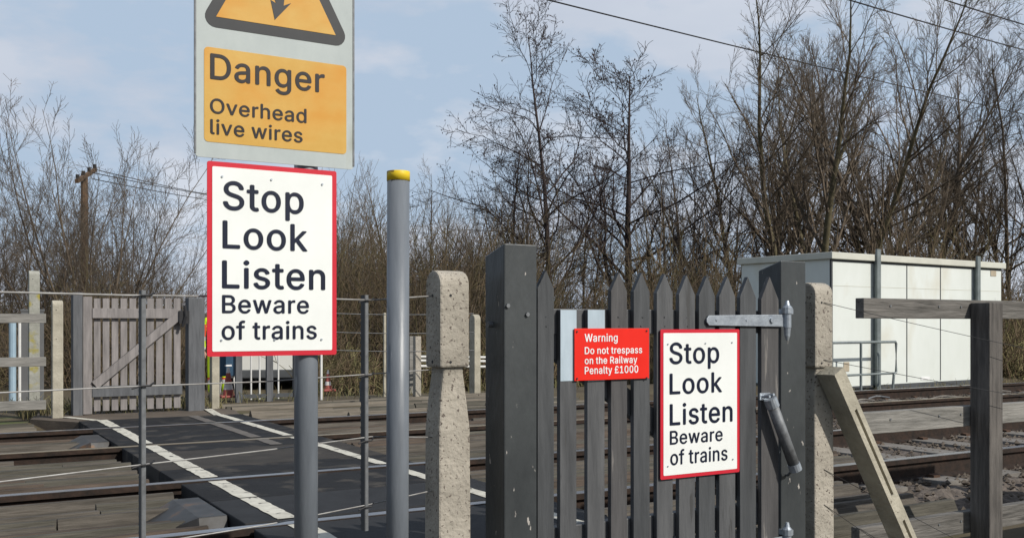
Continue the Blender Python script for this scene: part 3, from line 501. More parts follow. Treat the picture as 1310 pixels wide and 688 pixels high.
guard(3.0, 6.1, RD + .12, RA - .12, 'timber guard boards seen between pickets, between rails of the nearer track', endL=True, seed=7)
guard(3.0, 6.4, RA + .1, RC - .1, 'timber guard boards right of the crossing, between the two tracks', endL=True, seed=8)
guard(3.0, 6.8, RC + .12, RB - .12, 'timber guard boards right of the crossing, between rails of the farther track', endL=True, seed=9)
guard(3.05, 7.4, RB + .1, 12.3, 'wide pale timber guard boards beyond the farthest rail, right of the path', 'board_pale', pitch=0.2, top=-0.01, endL=True, seed=10)
# steel deflector ramps at the crossing edge
for yc, lab in (((RD + RA) / 2 - .1, 'grey steel deflector ramp in the nearer track, left of the white line'), ((RC + RB) / 2, 'grey steel deflector ramp in the farther track, left of the path')):
    d_ = MB(); w2, w1 = 0.30, 0.17
    vs = [(0.90, yc - w1, -.13), (0.90, yc + w1, -.13), (1.18, yc - w2, -.005), (1.18, yc + w2, -.005), (1.32, yc - w2, -.005), (1.32, yc + w2, -.005),
          (1.18, yc - w2 - .05, -.15), (1.18, yc + w2 + .05, -.15), (1.32, yc - w2 - .05, -.15), (1.32, yc + w2 + .05, -.15), (0.90, yc - w1, -.15), (0.90, yc + w1, -.15)]
    d_.add(vs, [(0, 1, 3, 2), (2, 3, 5, 4), (0, 2, 6, 10), (1, 11, 7, 3), (2, 4, 8, 6), (3, 7, 9, 5), (4, 5, 9, 8), (0, 10, 11, 1), (10, 6, 7, 11), (6, 8, 9, 7)])
    tag(d_.build('deflector_ramp', M['steel_ramp'], bevel=0.004), lab, 'ramp', 'steel deflector ramps')

# ------------------------------------------------------------------ lettering
def flatten(sp, n=6):
    pts = []
    for i in range(len(sp)):
        a = sp[i]; b_ = sp[(i + 1) % len(sp)]
        p0, p1, p2, p3 = (a[2], a[3]), (a[4], a[5]), (b_[0], b_[1]), (b_[2], b_[3])
        straight = abs((p1[0] - p0[0]) * (p3[1] - p0[1]) - (p1[1] - p0[1]) * (p3[0] - p0[0])) < 30 and abs((p2[0] - p0[0]) * (p3[1] - p0[1]) - (p2[1] - p0[1]) * (p3[0] - p0[0])) < 30
        for k in range(1 if straight else n):
            t = k / n; u = 1 - t
            pts.append((u**3 * p0[0] + 3 * u * u * t * p1[0] + 3 * u * t * t * p2[0] + t**3 * p3[0], u**3 * p0[1] + 3 * u * u * t * p1[1] + 3 * u * t * t * p2[1] + t**3 * p3[1]))
    return [p for i, p in enumerate(pts) if abs(p[0] - pts[i - 1][0]) + abs(p[1] - pts[i - 1][1]) > .4]
from mathutils.geometry import delaunay_2d_cdt
GM = {}
def glyph_mesh(ch):
    if ch in GM: return GM[ch]
    loops = [flatten(sp) for sp in G[ch][1]]
    vs = []; es = []
    for lp in loops:
        b0 = len(vs); vs += [Vector(p) for p in lp]; es += [(b0 + i, b0 + (i + 1) % len(lp)) for i in range(len(lp))]
    ov, oe, of, _, _, _ = delaunay_2d_cdt(vs, es, [], 0, 0.01)
    def wind(x, y):
        w_ = 0
        for lp in loops:
            for i in range(len(lp)):
                (x0, y0), (x1, y1) = lp[i - 1], lp[i]
                if (y0 <= y) != (y1 <= y) and x0 + (y - y0) / (y1 - y0) * (x1 - x0) > x: w_ += 1 if y1 > y0 else -1
        return w_
    ff = []
    for f in of:
        cx = sum(ov[i].x for i in f) / len(f); cy = sum(ov[i].y for i in f) / len(f)
        if wind(cx, cy + .013) != 0: ff.append(tuple(f))
    GM[ch] = ([(v.x / 1000, v.y / 1000) for v in ov], ff)
    return GM[ch]
def text_mesh(body, x0, x1, zb, zc, Y, m, parent, weight=16, name='lettering'):
    """one line of lettering between x0 and x1, baseline zb, cap line zc, on plane y = Y facing -y"""
    src = []; fsrc = []; pen = 0
    for ch in body:
        if ch == ' ': pen += .19; continue
        gv_, gf_ = glyph_mesh(ch); b0 = len(src)
        src += [(p[0] + pen, p[1]) for p in gv_]; fsrc += [tuple(i + b0 for i in f) for f in gf_]
        pen += (G[ch][0] + weight) / 1000
    lo = min(p[0] for p in src); hi = max(p[0] for p in src)
    sx_ = (x1 - x0) / (hi - lo); sz = (zc - zb) / CAPH
    inv = parent.matrix_basis.inverted(); vv = []; ff = []; e_ = weight / 2000
    for k_, (ox, oz) in enumerate(((0, 0), (e_, 0), (-e_, 0), (0, e_ * .7), (0, -e_ * .7))):   # heavier strokes, coat on coat
        b0 = len(vv)
        vv += [tuple(inv @ Vector((x0 + (c[0] - lo + ox) * sx_, Y - .00006 * k_, zb + (c[1] + oz) * sz))) for c in src]
        ff += [tuple(i + b0 for i in f) for f in fsrc]
    me = bpy.data.meshes.new(name); me.from_pydata(vv, [], ff); me.materials.append(m)
    o = bpy.data.objects.new(name, me); C.objects.link(o); o.parent = parent
    return o
CAPH = max(q[3] for sp in G['L'][1] for q in sp) / 1000
def merge_lines(lines, Y, m, parent, weight=27):
    for body, pl, pr, yb, yt in lines:
        a = XZ(pl, yb, Y); b2 = XZ(pr, yb, Y); c = XZ(pl, yt, Y)
        text_mesh(body, a[0], b2[0], a[1], c[1], Y - 0.0022, m, parent, weight)
def rrect(x0, x1, z0, z1, r, Y, n=5):
    pts = []
    for cx, cz, a0 in ((x1 - r, z1 - r, 0), (x0 + r, z1 - r, 90), (x0 + r, z0 + r, 180), (x1 - r, z0 + r, 270)):
        for i in range(n + 1):
            a = R(a0 + 90 * i / n); pts.append((cx + r * math.cos(a), Y, cz + r * math.sin(a)))
    return pts
def screws(parent, pts, Y, m):
    for px, py in pts:
        p = P(px, py, Y); s_ = MB(); s_.tube([(p.x, Y - .0004, p.z), (p.x, Y - .004, p.z)], 0.0032, 8); s_.build('screw', m, parent)
def stop_sign(corner, Y, lines, scr, label):
    l, r_, t, b_ = corner
    x0, z1 = XZ(l, t[0], Y); x1, _ = XZ(r_, t[1], Y); z0 = (XZ(l, b_[0], Y)[1] + XZ(r_, b_[1], Y)[1]) / 2; z1 = (z1 + XZ(r_, t[1], Y)[1]) / 2
    e = empty('stop_look_listen_sign', ((x0 + x1) / 2, Y + .002, z0), label, 'sign', 'stop look listen signs')
    m_ = MB(); m_.prism(rrect(x0, x1, z0, z1, .006, Y), (0, .0035, 0)); m_.build('border', M['sign_red'], e)
    bw = 0.0145
    m_ = MB(); m_.prism(rrect(x0 + bw, x1 - bw, z0 + bw, z1 - bw, .004, Y - .001), (0, .0018, 0)); m_.build('panel', M['sign_white'], e)
    merge_lines(lines, Y, M['ink'], e)
    screws(e, scr, Y, M['galv'])
    return e, (x0, x1, z0, z1)
YS = 2.90
s1, q1 = stop_sign((265, 430.5, (206, 219), (456.5, 453)), YS,
    [('Stop', 286, 387.5, 267.5, 232), ('Look', 285.5, 392.5, 317, 282.5), ('Listen', 284.8, 415, 368, 333.5), ('Beware', 284.5, 394.5, 400, 377.5), ('of trains', 284, 404.5, 434, 411)],
    [(284, 226), (347, 230), (412, 236), (283, 435), (351, 434.5), (411, 434)], 'large red-bordered Stop Look Listen sign on the round grey post, under the danger sign')

# danger sign
e = empty('danger_sign', (0.94, YS, 1.44), 'weathered grey sign with yellow Danger panel and warning triangle, at the post top', 'sign')
YD = YS + 0.004
dx0, dx1 = XZ(249.5, 0, YD)[0], XZ(452.5, 0, YD)[0]
dz0 = (XZ(250, 201, YD)[1] + XZ(452.5, 216.5, YD)[1]) / 2
dz1 = 2.33
m_ = MB(); m_.prism(rrect(dx0, dx1, dz0, dz1, .012, YD), (0, .004, 0)); m_.build('panel', M['danger_grey'], e)
ed = MB()
for a, b_, c, d_ in ((dx0 - .002, dx0 + .003, dz0 + .01, dz1 - .01), (dx1 - .003, dx1 + .002, dz0 + .01, dz1 - .01)):
    ed.box(a, b_, YD - .002, YD + .006, c, d_)
ed.build('edge_trim', M['old_galv'], e)
oz0 = XZ(262, 181, YD)[1]; oz1 = XZ(261, 59.5, YD)[1]; ox0 = XZ(261, 0, YD)[0]; ox1 = XZ(443, 0, YD)[0]
m_ = MB(); m_.prism(rrect(ox0, ox1, oz0, oz1, .012, YD - .001), (0, .0015, 0)); m_.build('yellow_panel', M['danger_yellow'], e)
merge_lines([('Danger', 269.5, 414.5, 100.8, 69), ('Overhead', 269, 391.5, 144.5, 126), ('live wires', 269.3, 386.5, 171.3, 152.8)], YD, M['ink_brown'], e, 24)
# triangle
tx0, tz0 = XZ(276.2, 21.8, YD); tx1, _ = XZ(429.3, 46.2, YD)
apex = ((tx0 + tx1) / 2, tz0 + (tx1 - tx0) / 2 * 1.88)
inner = [(tx0, tz0), (tx1, tz0), apex]
def offset_round(tri, r, n=6):
    pts = []
    for i in range(3):
        p = Vector(tri[i]); a = Vector(tri[i - 1]); b2 = Vector(tri[(i + 1) % 3])
        d1 = (p - a).normalized(); d2 = (b2 - p).normalized()
        n1_ = Vector((d1.y, -d1.x)); n2_ = Vector((d2.y, -d2.x))
        a1 = math.atan2(n1_.y, n1_.x); a2 = math.atan2(n2_.y, n2_.x)
        if a2 < a1: a2 += 2 * math.pi
        for k in range(n + 1):
            t = a1 + (a2 - a1) * k / n
            pts.append((p.x + r * math.cos(t), p.y + r * math.sin(t)))
    return pts
m_ = MB(); m_.prism([(a, YD - .001, c) for a, c in offset_round(inner, .031)], (0, .0015, 0)); m_.build('triangle_border', M['danger_black'], e)
m_ = MB(); m_.prism([(a, YD - .002, c) for a, c in inner], (0, .0015, 0)); m_.build('triangle', M['danger_yellow'], e)
tip = XZ(351.2, 26.2, YD)
bolt = [(0, 0), (.050, .058), (.027, .047), (.033, .095), (.085, .125), (.018, .215), (-.035, .215), (.020, .135), (-.022, .110), (.004, .050), (-.013, .058)]
m_ = MB()
def tri_poly(mb, poly, Y, th):
    mb.prism([(tip[0] + a, Y, tip[1] + c) for a, c in poly], (0, th, 0))
tri_poly(m_, bolt, YD - .003, .0015); m_.build('lightning_bolt', M['danger_black'], e)

# posts of the signs
def ring_post(name, px, Y, r, z0, z1, label, cap=False, lean=0.0):
    p = P(px, 415, Y)
    e_ = empty(name, (p.x, Y, z0), label, 'post')
    m_ = MB(); m_.tube([(p.x, Y, z0), (p.x + lean, Y, z1)], r, 28, cap=True)
    o = m_.build('pole', M['grey_pole'], e_, smooth=False)
    for f in o.data.polygons: f.use_smooth = len(f.vertices) == 4
    return e_, p
e_, p_ = ring_post('sign_post', 391.5, 2.945, 0.036, -0.5, 2.1, 'round grey steel post carrying the danger and Stop Look Listen signs')
cl = MB()
for z in (1.95, 1.62, 1.35, 0.98):
    cl.box(p_.x - .055, p_.x + .055, 2.9085, 2.913, z - .012, z + .012)
    cl.tube([(p_.x - .052, 2.912, z), (p_.x - .043, 2.965, z), (p_.x, 2.988, z), (p_.x + .043, 2.965, z), (p_.x + .052, 2.912, z)], .004, 6)
cl.build('clamp', M['old_galv'], e_)
zt = P(509, 219.5, 3.06).z
e_, p2 = ring_post('bare_post', 507.5, 3.06, 0.0375, -0.5, zt - .012, 'plain round grey post with a yellow-taped top, carrying no sign', lean=.006)
m_ = MB(); m_.tube([(p2.x + .006, 3.06, zt - .032), (p2.x + .006, 3.06, zt - .001), (p2.x + .006, 3.06, zt)], [.0388, .0388, .0378], 28)
o = m_.build('cap', M['yellow_tape'], e_)
for f in o.data.polygons: f.use_smooth = len(f.vertices) == 4

# ------------------------------------------------------------------ concrete strainer posts
def concrete_post(x0, yf, w_, dpt, top, label, name='concrete_post', waist=None, base=-0.5, m='concrete', group='concrete fence posts', bev=0.009, rightface=False):
    e_ = empty(name, (x0 + w_ / 2, yf + dpt / 2, base), label, 'concrete post', group)
    m_ = MB(); n = 10
    def ring(z, x0_, x1_, y0_, y1_): return [(x0_, y0_, z), (x1_, y0_, z), (x1_, y1_, z), (x0_, y1_, z)]
    zw = waist if waist is not None else base
    # arched head, section in y-z extruded along x
    rr = dpt / 2
    arch = [(yf, zw)] + [(yf + rr - rr * math.cos(math.pi * i / n), top - rr * .85 + rr * .85 * math.sin(math.pi * i / n)) for i in range(n + 1)] + [(yf + dpt, zw)]
    m_.prism([(x0, y, z) for y, z in arch], (w_, 0, 0))
    if waist is not None:
        secs = [(zw + .02, .022, .012), (zw - .02, .02, .016), (zw - .12, .006, .01), (zw - .22, -.004, 0.0), (zw - .5, -.006, -.002), (base, -.006, -.004)]
        vs = []
        for z, ix, iy in secs: vs += ring(z, x0 + ix, x0 + w_ - ix * .8, yf + iy, yf + dpt - .004)
        fs = [(3, 2, 1, 0), tuple(range(len(vs) - 4, len(vs)))]
        for i in range(len(secs) - 1):
            for k in range(4): fs.append((i * 4 + k, i * 4 + (k + 1) % 4, (i + 1) * 4 + (k + 1) % 4, (i + 1) * 4 + k))
        m_.add(vs, fs)
    o = m_.build('shaft', M[m], e_, bevel=bev)
    h = MB()
    for z in (top - .09, zw + .02, zw - .22, zw - .44) if waist is not None else (top - .1, top - .4):
        if z > base: h.tube([(x0 - .0015, yf + dpt * .5, z), (x0 + .002, yf + dpt * .5, z)], .006, 8)
        if z > base: h.tube([(x0 + w_ * .35, yf - .0015 + (0.01 if waist and z < zw - .05 else 0), z), (x0 + w_ * .35, yf + .01, z)], .005, 8)
    h.build('wire_hole', M['black'], e_)
    return e_
YP1 = 3.13
xa = P(563, 0, YP1).x; xb = P(601, 0, YP1).x
z_top = P(585, 346.5, YP1 + .05).z; z_w = P(585, 470, YP1).z
concrete_post(xa, YP1, xb - xa, .12, z_top, 'speckled concrete post with arched head and narrow waist, between bare post and gate', waist=z_w)
YP2 = 3.10
xa2 = P(1043, 0, YP2).x; xb2 = P(1066, 0, YP2).x
concrete_post(xa2, YP2, xb2 - xa2, .115, P(1055, 362, YP2 + .05).z, 'arched concrete post braced by the slotted strut, beside the gate hinge post', waist=P(1055, 470, YP2).z)
# strut
stp = empty('concrete_strut', (3.95, 3.05, -.35), 'pale slotted concrete strut leaning against the arched post by the hinges', 'strut')
a0 = P(1062, 474, 3.045); a1 = P(1155, 688, 3.03)
dr = (a1 - a0).normalized(); a1 = a0 + dr * 1.35
side = Vector((-dr.z, 0, dr.x)).normalized()
if side.x < 0: side = -side
nrm = dr.cross(side).normalized()
if nrm.y > 0: nrm = -nrm
hw_, ht = 0.033, 0.050
L_ = (a1 - a0).length
slots = [(.20, .66), (.80, 1.18)]
m_ = MB()
cuts = [0] + [v for s_ in slots for v in s_] + [L_]
for i in range(len(cuts) - 1):
    mid = a0 + dr * ((cuts[i] + cuts[i + 1]) / 2); hl = (cuts[i + 1] - cuts[i]) / 2
    if i % 2 == 0:
        m_.obox(mid, dr, side, nrm, hl, hw_, ht)
    else:
        for sg in (-1, 1): m_.obox(mid + side * sg * (hw_ / 2 + .004), dr, side, nrm, hl, hw_ / 2 - .004, ht)
        m_.obox(mid - nrm * .02, dr, side, nrm, hl, .009, ht - .02)
m_.build('beam', M['concrete_pale'], stp)

# ------------------------------------------------------------------ wicket gate and its posts
YG = 3.05
def timber_post(pl, pr, pb, yf, ytop, label, name='gate_post', drop=.038, base=-.5, m='grey_paint_post'):
    x0 = P(pl, 0, yf).x; x1 = P(pr, 0, yf).x
    kb = (pb - 655) / F; rat = (SX + CX_ * kb); yb = x0 / rat * (CX_ - SX * kb)
    zt_ = P(pl, ytop, yf).z
    e_ = empty(name, ((x0 + x1) / 2, (yf + yb) / 2, base), label, 'gate post')
    m_ = MB(); m_.prism([(x0, yf, base), (x0, yf, zt_), (x0, yb, zt_ - drop), (x0, yb, base)], (x1 - x0, 0, 0))
    m_.build('shaft', M[m], e_, bevel=.005)
    return e_, x0, x1, yf, yb, zt_
e1, lx0, lx1, lyf, lyb, lzt = timber_post(645, 687, 620.5, 3.03, 311, 'thick dark grey painted timber gate post left of the pickets, paint flaking')
bo = MB()
for px, py in ((649, 391), (674, 402)):
    p = P(px, py, lyf); bo.tube([(p.x, lyf - .008, p.z), (p.x, lyf + .003, p.z)], .008, 6)
bo.tube([(lx0 - .016, lyf + .09, P(625, 415, lyb).z), (lx0 + .002, lyf + .09, P(625, 415, lyb).z)], .011, 8)
bo.build('bolt', M['old_galv'], e1)
e2, hx0, hx1, hyf, hyb, hzt = timber_post(999, 1031, 970, 3.08, 333, 'dark grey flaking hinge post at the right end of the picket gate')
# the gate leaf
gate = empty('picket_gate', (hx0, YG + .03, -.1), 'grey painted wooden picket gate carrying two signs, hung between two thick posts', 'gate')
ztr_ = P(727, 395, YG + .03).z
def picket(pc, wpx, ytip, flat=False, z0=0.02):
    xl = P(pc - wpx / 2, 0, YG + .01).x; xr = P(pc + wpx / 2, 0, YG + .01).x
    zt_ = P(pc, ytip, YG + .01).z; y0 = YG + .01
    m_ = MB(); wd = xr - xl
    j = random.Random(int(pc)).uniform(-.002, .002)
    if flat:
        zs = P(pc, 487, y0).z
        m_.box(xl, xr, y0, y0 + .022, z0, zt_)
        o = m_.build('picket', M['grey_paint'], gate, bevel=.0015)
        pm = MB(); pm.box(xl + .001, xr - .001, y0 - .0018, y0 + .001, zs, zt_ - .001)
        pp = pm.build('old_paint_patch', M['blue_patch'], o)
        return
    poly = [(xl, y0, z0), (xr, y0, z0), (xr, y0, zt_ - wd * .95), ((xl + xr) / 2 + j, y0, zt_), (xl, y0, zt_ - wd * .95)]
    m_.prism(poly, (0, .022, 0)); pk = m_.build('picket', M[random.Random(int(pc) * 7).choice(('grey_paint', 'grey_paint_worn', 'grey_paint_dark', 'grey_paint'))], gate, bevel=.002)
    for nz in (ztr_ - .03, ztr_ - .065):
        m_ = MB(); m_.tube([((xl + xr) / 2 + random.Random(int(pc + nz * 99)).uniform(-.008, .008), y0 - .0012, nz), ((xl + xr) / 2, y0 + .002, nz)], .0032, 6); m_.build('nail', M['cabin_dark'], pk)
picket(698.3, 21, 345.5)
picket(727, 21, 396, True); picket(762.5, 22, 396, True)
for pc, yt in ((792, 348), (821, 348.5), (850.5, 350), (879, 351.5), (904.5, 352.5), (930.5, 353.5), (957, 354)):
    picket(pc, 20.5, yt)
picket(985, 22, 354)
gy0, gy1 = YG + .033, YG + .075
gx0, gx1 = P(690, 0, YG).x, P(996, 0, YG).x
ztr = P(727, 395, YG + .03).z
for z1_, h_ in ((ztr, .095), (.20, .095)):
    m_ = MB(); m_.box(gx0, gx1, gy0, gy1, z1_ - h_, z1_); m_.build('rail', M['grey_paint'], gate, bevel=.003)
ba = Vector((P(704, 430, gy0).x, (gy0 + gy1) / 2, ztr - .12)); bb = Vector((gx1 - .08, (gy0 + gy1) / 2, .20))
dv = (bb - ba).normalized(); sdv = Vector((-dv.z, 0, dv.x))
m_ = MB(); m_.obox((ba + bb) / 2, dv, sdv, Vector((0, 1, 0)), (bb - ba).length / 2, .045, (gy1 - gy0) / 2 - .004); m_.build('brace', M['grey_paint'], gate, bevel=.003)
# strap hinges
for yc, pl in ((410, 904), (693, 950)):
    za = P(1003, yc, YG).z
    xl = P(pl, 0, YG).x; xr = P(1003, 0, YG).x
    m_ = MB(); m_.prism([(xl + .012, YG - .002, za - .02), (xl, YG - .002, za - .006), (xl, YG - .002, za + .006), (xl + .012, YG - .002, za + .02), (xr + .01, YG - .002, za + .026), (xr + .01, YG - .002, za - .026)], (0, .008, 0))
    hg = m_.build('strap_hinge', M['galv'], gate, bevel=.001)
    xc = P(1008, 0, YG - .01).x
    m_ = MB(); m_.tube([(xc, YG - .006, za - .03), (xc, YG - .006, za + .03)], .017, 14)
    m_.tube([(xc, YG - .006, za + .03), (xc, YG - .006, za + .055), (xc, YG - .006, za + .066), (xc, YG - .006, za + .085)], [.022, .022, .012, .007], 10)
    m_.tube([(xc, YG - .006, za - .03), (xc, YG - .006, za - .065), (xc, YG - .006, za - .085)], [.015, .012, .006], 10)
    m_.box(xc - .008, xc + .03, YG - .012, hyf + .005, za + .028, za + .05)
    m_.build('hinge_pin', M['galv'], hg)
    m_ = MB()
    for fx in (.12, .5, .83):
        xx = xl + (xr - xl) * fx; rd = .012 if fx > .8 else .005
        m_.tube([(xx, YG - .009 if fx > .8 else YG - .005, za + .002), (xx, YG - .001, za + .002)], rd, 10)
    m_.build('bolt', M['galv'] if True else None, hg)
# gate spring
t0 = P(986, 512, YG - .03); t1 = P(1017, 598, YG - .04)
gs = empty('gate_spring', (t1.x, t1.y, t1.z), 'slanting galvanised tube of a gate closer fixed to the hinge-side picket', 'gate closer')
m_ = MB(); m_.tube([t0, t1], .024, 18); o = m_.build('tube', M['old_galv'], gs)
for f in o.data.polygons: f.use_smooth = len(f.vertices) == 4
dd = (t1 - t0).normalized()
m_ = MB(); m_.tube([t0 - dd * .01, t0 + dd * .03], .028, 16); m_.build('collar', M['galv'], gs)
m_ = MB(); m_.tube([t1 - dd * .02, t1 + dd * .012], .027, 16); m_.build('collar', M['galv'], gs)
m_ = MB(); m_.box(t0.x - .03, t0.x + .03, YG + .002, YG + .009, t0.z - .0, t0.z + .03); m_.tube([(t0.x - .015, YG + .003, t0.z + .015), (t0.x - .015, YG - .04, t0.z + .018)], .006, 8); m_.tube([(t0.x + .008, YG + .003, t0.z + .018), (t0.x + .008, YG - .04, t0.z + .025)], .006, 8); m_.build('bracket', M['galv'], gs)
m_ = MB(); m_.tube([t1, (hx0 + .03, hyf - .012, t1.z - .04), (hx0 + .03, hyf + .004, t1.z - .04)], .006, 8); m_.build('rod', M['old_galv'], gs)
# signs on the gate
s2, q2 = stop_sign((845, 946, (421, 421), (612.5, 604)), YG,
    [('Stop', 856.6, 919.2, 465, 438.5), ('Look', 856.8, 923, 503.8, 478), ('Listen', 857, 936.3, 543.5, 517), ('Beware', 857, 923.8, 568.2, 551), ('of trains', 857.5, 930, 594.4, 576)],
    [(854, 440), (902, 439), (936, 438), (854, 596), (937, 587)], 'smaller-looking red-bordered Stop Look Listen sign fixed to the picket gate')
wx0, wz1 = XZ(735, 420, YG); wx1 = XZ(830.5, 420, YG)[0]; wz0 = XZ(735, 487, YG)[1]
e = empty('trespass_warning_sign', ((wx0 + wx1) / 2, YG, wz0), 'small bright red Warning sign about trespass fixed to the gate pickets', 'sign')
m_ = MB(); m_.box(wx0, wx1, YG, YG + .004, wz0, wz1); m_.build('panel', M['warn_red'], e, bevel=.001)
merge_lines([('Warning', 747.8, 789.5, 436.8, 427), ('Do not trespass', 747.8, 820.8, 452.6, 443.8), ('on the Railway', 747.8, 814.5, 465.4, 456.6), ('Penalty £1000', 747.8, 815.8, 478.2, 469)], YG + .001, M['white_ink'], e, 34)
screws(e, [(738, 424), (827, 423), (738, 484), (827, 483)], YG, M['danger_black'])

# ------------------------------------------------------------------ timber post-and-rail fence at the right
YF = 3.10
fx = P(1266, 0, YF).x; fx1 = P(1283, 0, YF).x
fe = empty('timber_fence', (fx, YF, -.5), 'weathered dark timber fence of square posts and three rails, right of the strut', 'fence')
zt_ = P(1266, 387, YF).z
for k in range(2):
    m_ = MB(); m_.box(fx + k * 1.9, fx1 + k * 1.9, YF, YF + .11, -.5, zt_); m_.build('post', M['timber_v'], fe, bevel=.004)
YR = YF + .113
rx0 = P(1105, 0, YR).x
for zt2, zb2, mm, off in ((P(1105, 381, YR).z, P(1105, 407, YR).z, 'timber', 0), (P(1105, 528, YR).z, P(1105, 556, YR).z, 'timber_light', 0), (-.015, -.125, 'timber', -.03)):
    m_ = MB(); m_.box(rx0 + off, fx1 + 2.2, YR, YR + .05, zb2, zt2); ra = m_.build('rail', M[mm], fe, bevel=.003)
    m_ = MB()
    for px in (1139, 1201, 1229):
        p = P(px, 0, YR); m_.tube([(p.x, YR - .004, (zt2 + zb2) / 2 + .012), (p.x, YR + .002, (zt2 + zb2) / 2 + .012)], .006, 6)
    m_.build('nail', M['old_galv'], ra)

# ------------------------------------------------------------------ wire fence at the left
def sag(a, b_, s_, n=10):
    a, b_ = Vector(a), Vector(b_)
    return [a.lerp(b_, i / n) - Vector((0, 0, s_ * 4 * (i / n) * (1 - i / n))) for i in range(n + 1)]
FX, FY = xa, YP1 + .06
def fl(x): return FY - .288 * (FX - x)
names = ['top', 'second', 'third', 'lowest']
zs_ = [1.030, .780, .562, .342]; ze = [1.052, .79, .549, .36]
for i in range(4):
    m_ = MB()
    m_.tube([(-1.6, fl(-1.6), zs_[i] + (.01, .03, -.035, -.03)[i])] + [(x, fl(x), z) for x, z in ((-.4, zs_[i] + (.003, .0, -.012, -.012)[i]), (.47, zs_[i]), (.9, zs_[i] + .004 * (-1) ** i), (1.30, zs_[i] + (.002, .004, .012, .006)[i]))] + [(FX + .002, FY, ze[i])], .0022 + (.0006 if i == 0 else 0), 6)
    tag(m_.build('fence_wire', M['wire']), '%s strand of the wire fence running behind the grey sign post' % names[i], 'wire', 'strands of the wire fence')
def dropper(px, z0, z1, label):
    k = (px - 655) / F
    # intersect bearing with the fence line
    a_, b_ = SX + CX_ * k, CX_ - SX * k
    d = (FY - .288 * FX) / (b_ - .288 * a_); x, y = a_ * d, b_ * d
    e_ = empty('fence_dropper', (x, y, z0), label, 'fence dropper', 'notched steel droppers tying the fence wires')
    m_ = MB(); m_.box(x - .001, x + .009, y - .004, y - .001, z0, z1); m_.box(x - .004, x - .001, y - .004, y + .030, z0, z1, 1)
    n = int((z1 - z0) / .022)
    for i in range(n):
        z = z0 + .012 + i * .022; m_.prism([(x - .0035, y + .029, z - .008), (x - .0035, y + .038, z), (x - .0035, y + .029, z + .008)], (.002, 0, 0), 1)
    m_.build('angle_iron', [M['old_galv'], M['cabin_dark']], e_)  # dark second material paints the shaded side onto left flange and teeth
    for z in zs_:
        m_ = MB(); m_.tube([(x - .03, fl(x - .03) - .006, z - .006), (x - .006, y - .010, z), (x + .018, y - .010, z + .001), (x + .034, fl(x + .034) + .002, z + .008)], .0026, 6)
        m_.build('tie_wire', M['black'], e_)
dropper(182, .27, CAMZ + 44 / F * 2.75, 'notched steel fence dropper left of the signs')
dropper(467.5, .262, CAMZ + 38 / F * 3.3, 'notched steel fence dropper between the sign post and the yellow-topped post')
# strands running away from the right-hand concrete post
for i, (pa, pb_) in enumerate((((1054, 387), (1410, 466)), ((1054, 460), (1410, 524)), ((1054, 600), (1400, 780)), ((1054, 645), (1400, 880)))):
    A_ = P(pa[0], pa[1], YP2 - .003); B_ = P(pb_[0], pb_[1], 2.98)
    m_ = MB(); m_.tube(sag(A_, B_, .006), .0014, 5)
    tag(m_.build('stay_wire', M['black']), '%s thin wire from the arched post, passing before the timber fence' % ('highest', 'second', 'third', 'lowest')[i], 'wire', 'thin wires right of the gate')

# ------------------------------------------------------------------ equipment cabin
cb = P(1063, 493, 10.8)
cx0, cy0 = cb.x, 10.8
lx = 4.75; dy = 1.84; zb = -.06; zr = P(1063, 331, 10.8).z; rotc = R(4)
cab = empty('equipment_cabin', (cx0, cy0, -.1), 'cream flat-roofed trackside equipment cabin with grey steel uprights', 'cabin')
def cabx(u, v, z): return Vector((cx0 + u * math.cos(rotc) - v * math.sin(rotc), cy0 + u * math.sin(rotc) + v * math.cos(rotc), z))
ux = Vector((math.cos(rotc), math.sin(rotc), 0)); uy = Vector((-math.sin(rotc), math.cos(rotc), 0)); uz = Vector((0, 0, 1))
def cbox(mb, u0, u1, v0, v1, z0, z1): mb.obox(cabx((u0 + u1) / 2, (v0 + v1) / 2, (z0 + z1) / 2), ux, uy, uz, abs(u1 - u0) / 2, abs(v1 - v0) / 2, (z1 - z0) / 2)
def upx(px):   # bearing -> u on the front face
    k = (px - 655) / F; a_, b_ = SX + CX_ * k, CX_ - SX * k
    # cx0+u cos = a d ; cy0 + u sin = b d
    det = math.cos(rotc) * b_ - math.sin(rotc) * a_
    return (a_ * cy0 - b_ * cx0) / det
LEN = upx(1281)
m_ = MB(); cbox(m_, 0, LEN, 0, dy, zb, zr); m_.build('wall', M['cabin'], cab, bevel=.01)
m_ = MB(); cbox(m_, -.05, LEN + .06, -.06, dy + .06, zr - .002, zr + .105); m_.build('roof', M['cabin_trim'], cab, bevel=.01)
m_ = MB(); cbox(m_, -.02, LEN + .02, -.03, dy + .02, zb - .2, zb + .03); m_.build('base_frame', M['cabin_dark'], cab)
m_ = MB()
for px in (1160, 1203): cbox(m_, upx(px) - .012, upx(px) + .012, -.004, .01, zb + .05, zr)
cbox(m_, -.004, .03, -.012, .02, zb, zr)
cbox(m_, 0.02, LEN, -.006, .01, zr - .035, zr - .006)
m_.build('panel_joint', M['cabin_dark'], cab)
m_ = MB()
cbox(m_, .04, LEN - .04, -.003, .01, zr - .42, zr - .412)
m_.build('panel_seam', M['cabin_trim'], cab)
for px in (1118, 1246):
    m_ = MB(); u = upx(px); cbox(m_, u - .05, u + .05, -.10, -.061, zb - .2, zr + .19); cbox(m_, u - .015, u + .05, -.061, -.003, zb - .2, zr - .004)
    m_.build('steel_upright', M['cabin_steel'], cab, bevel=.006)
m_ = MB(); m_2 = MB()
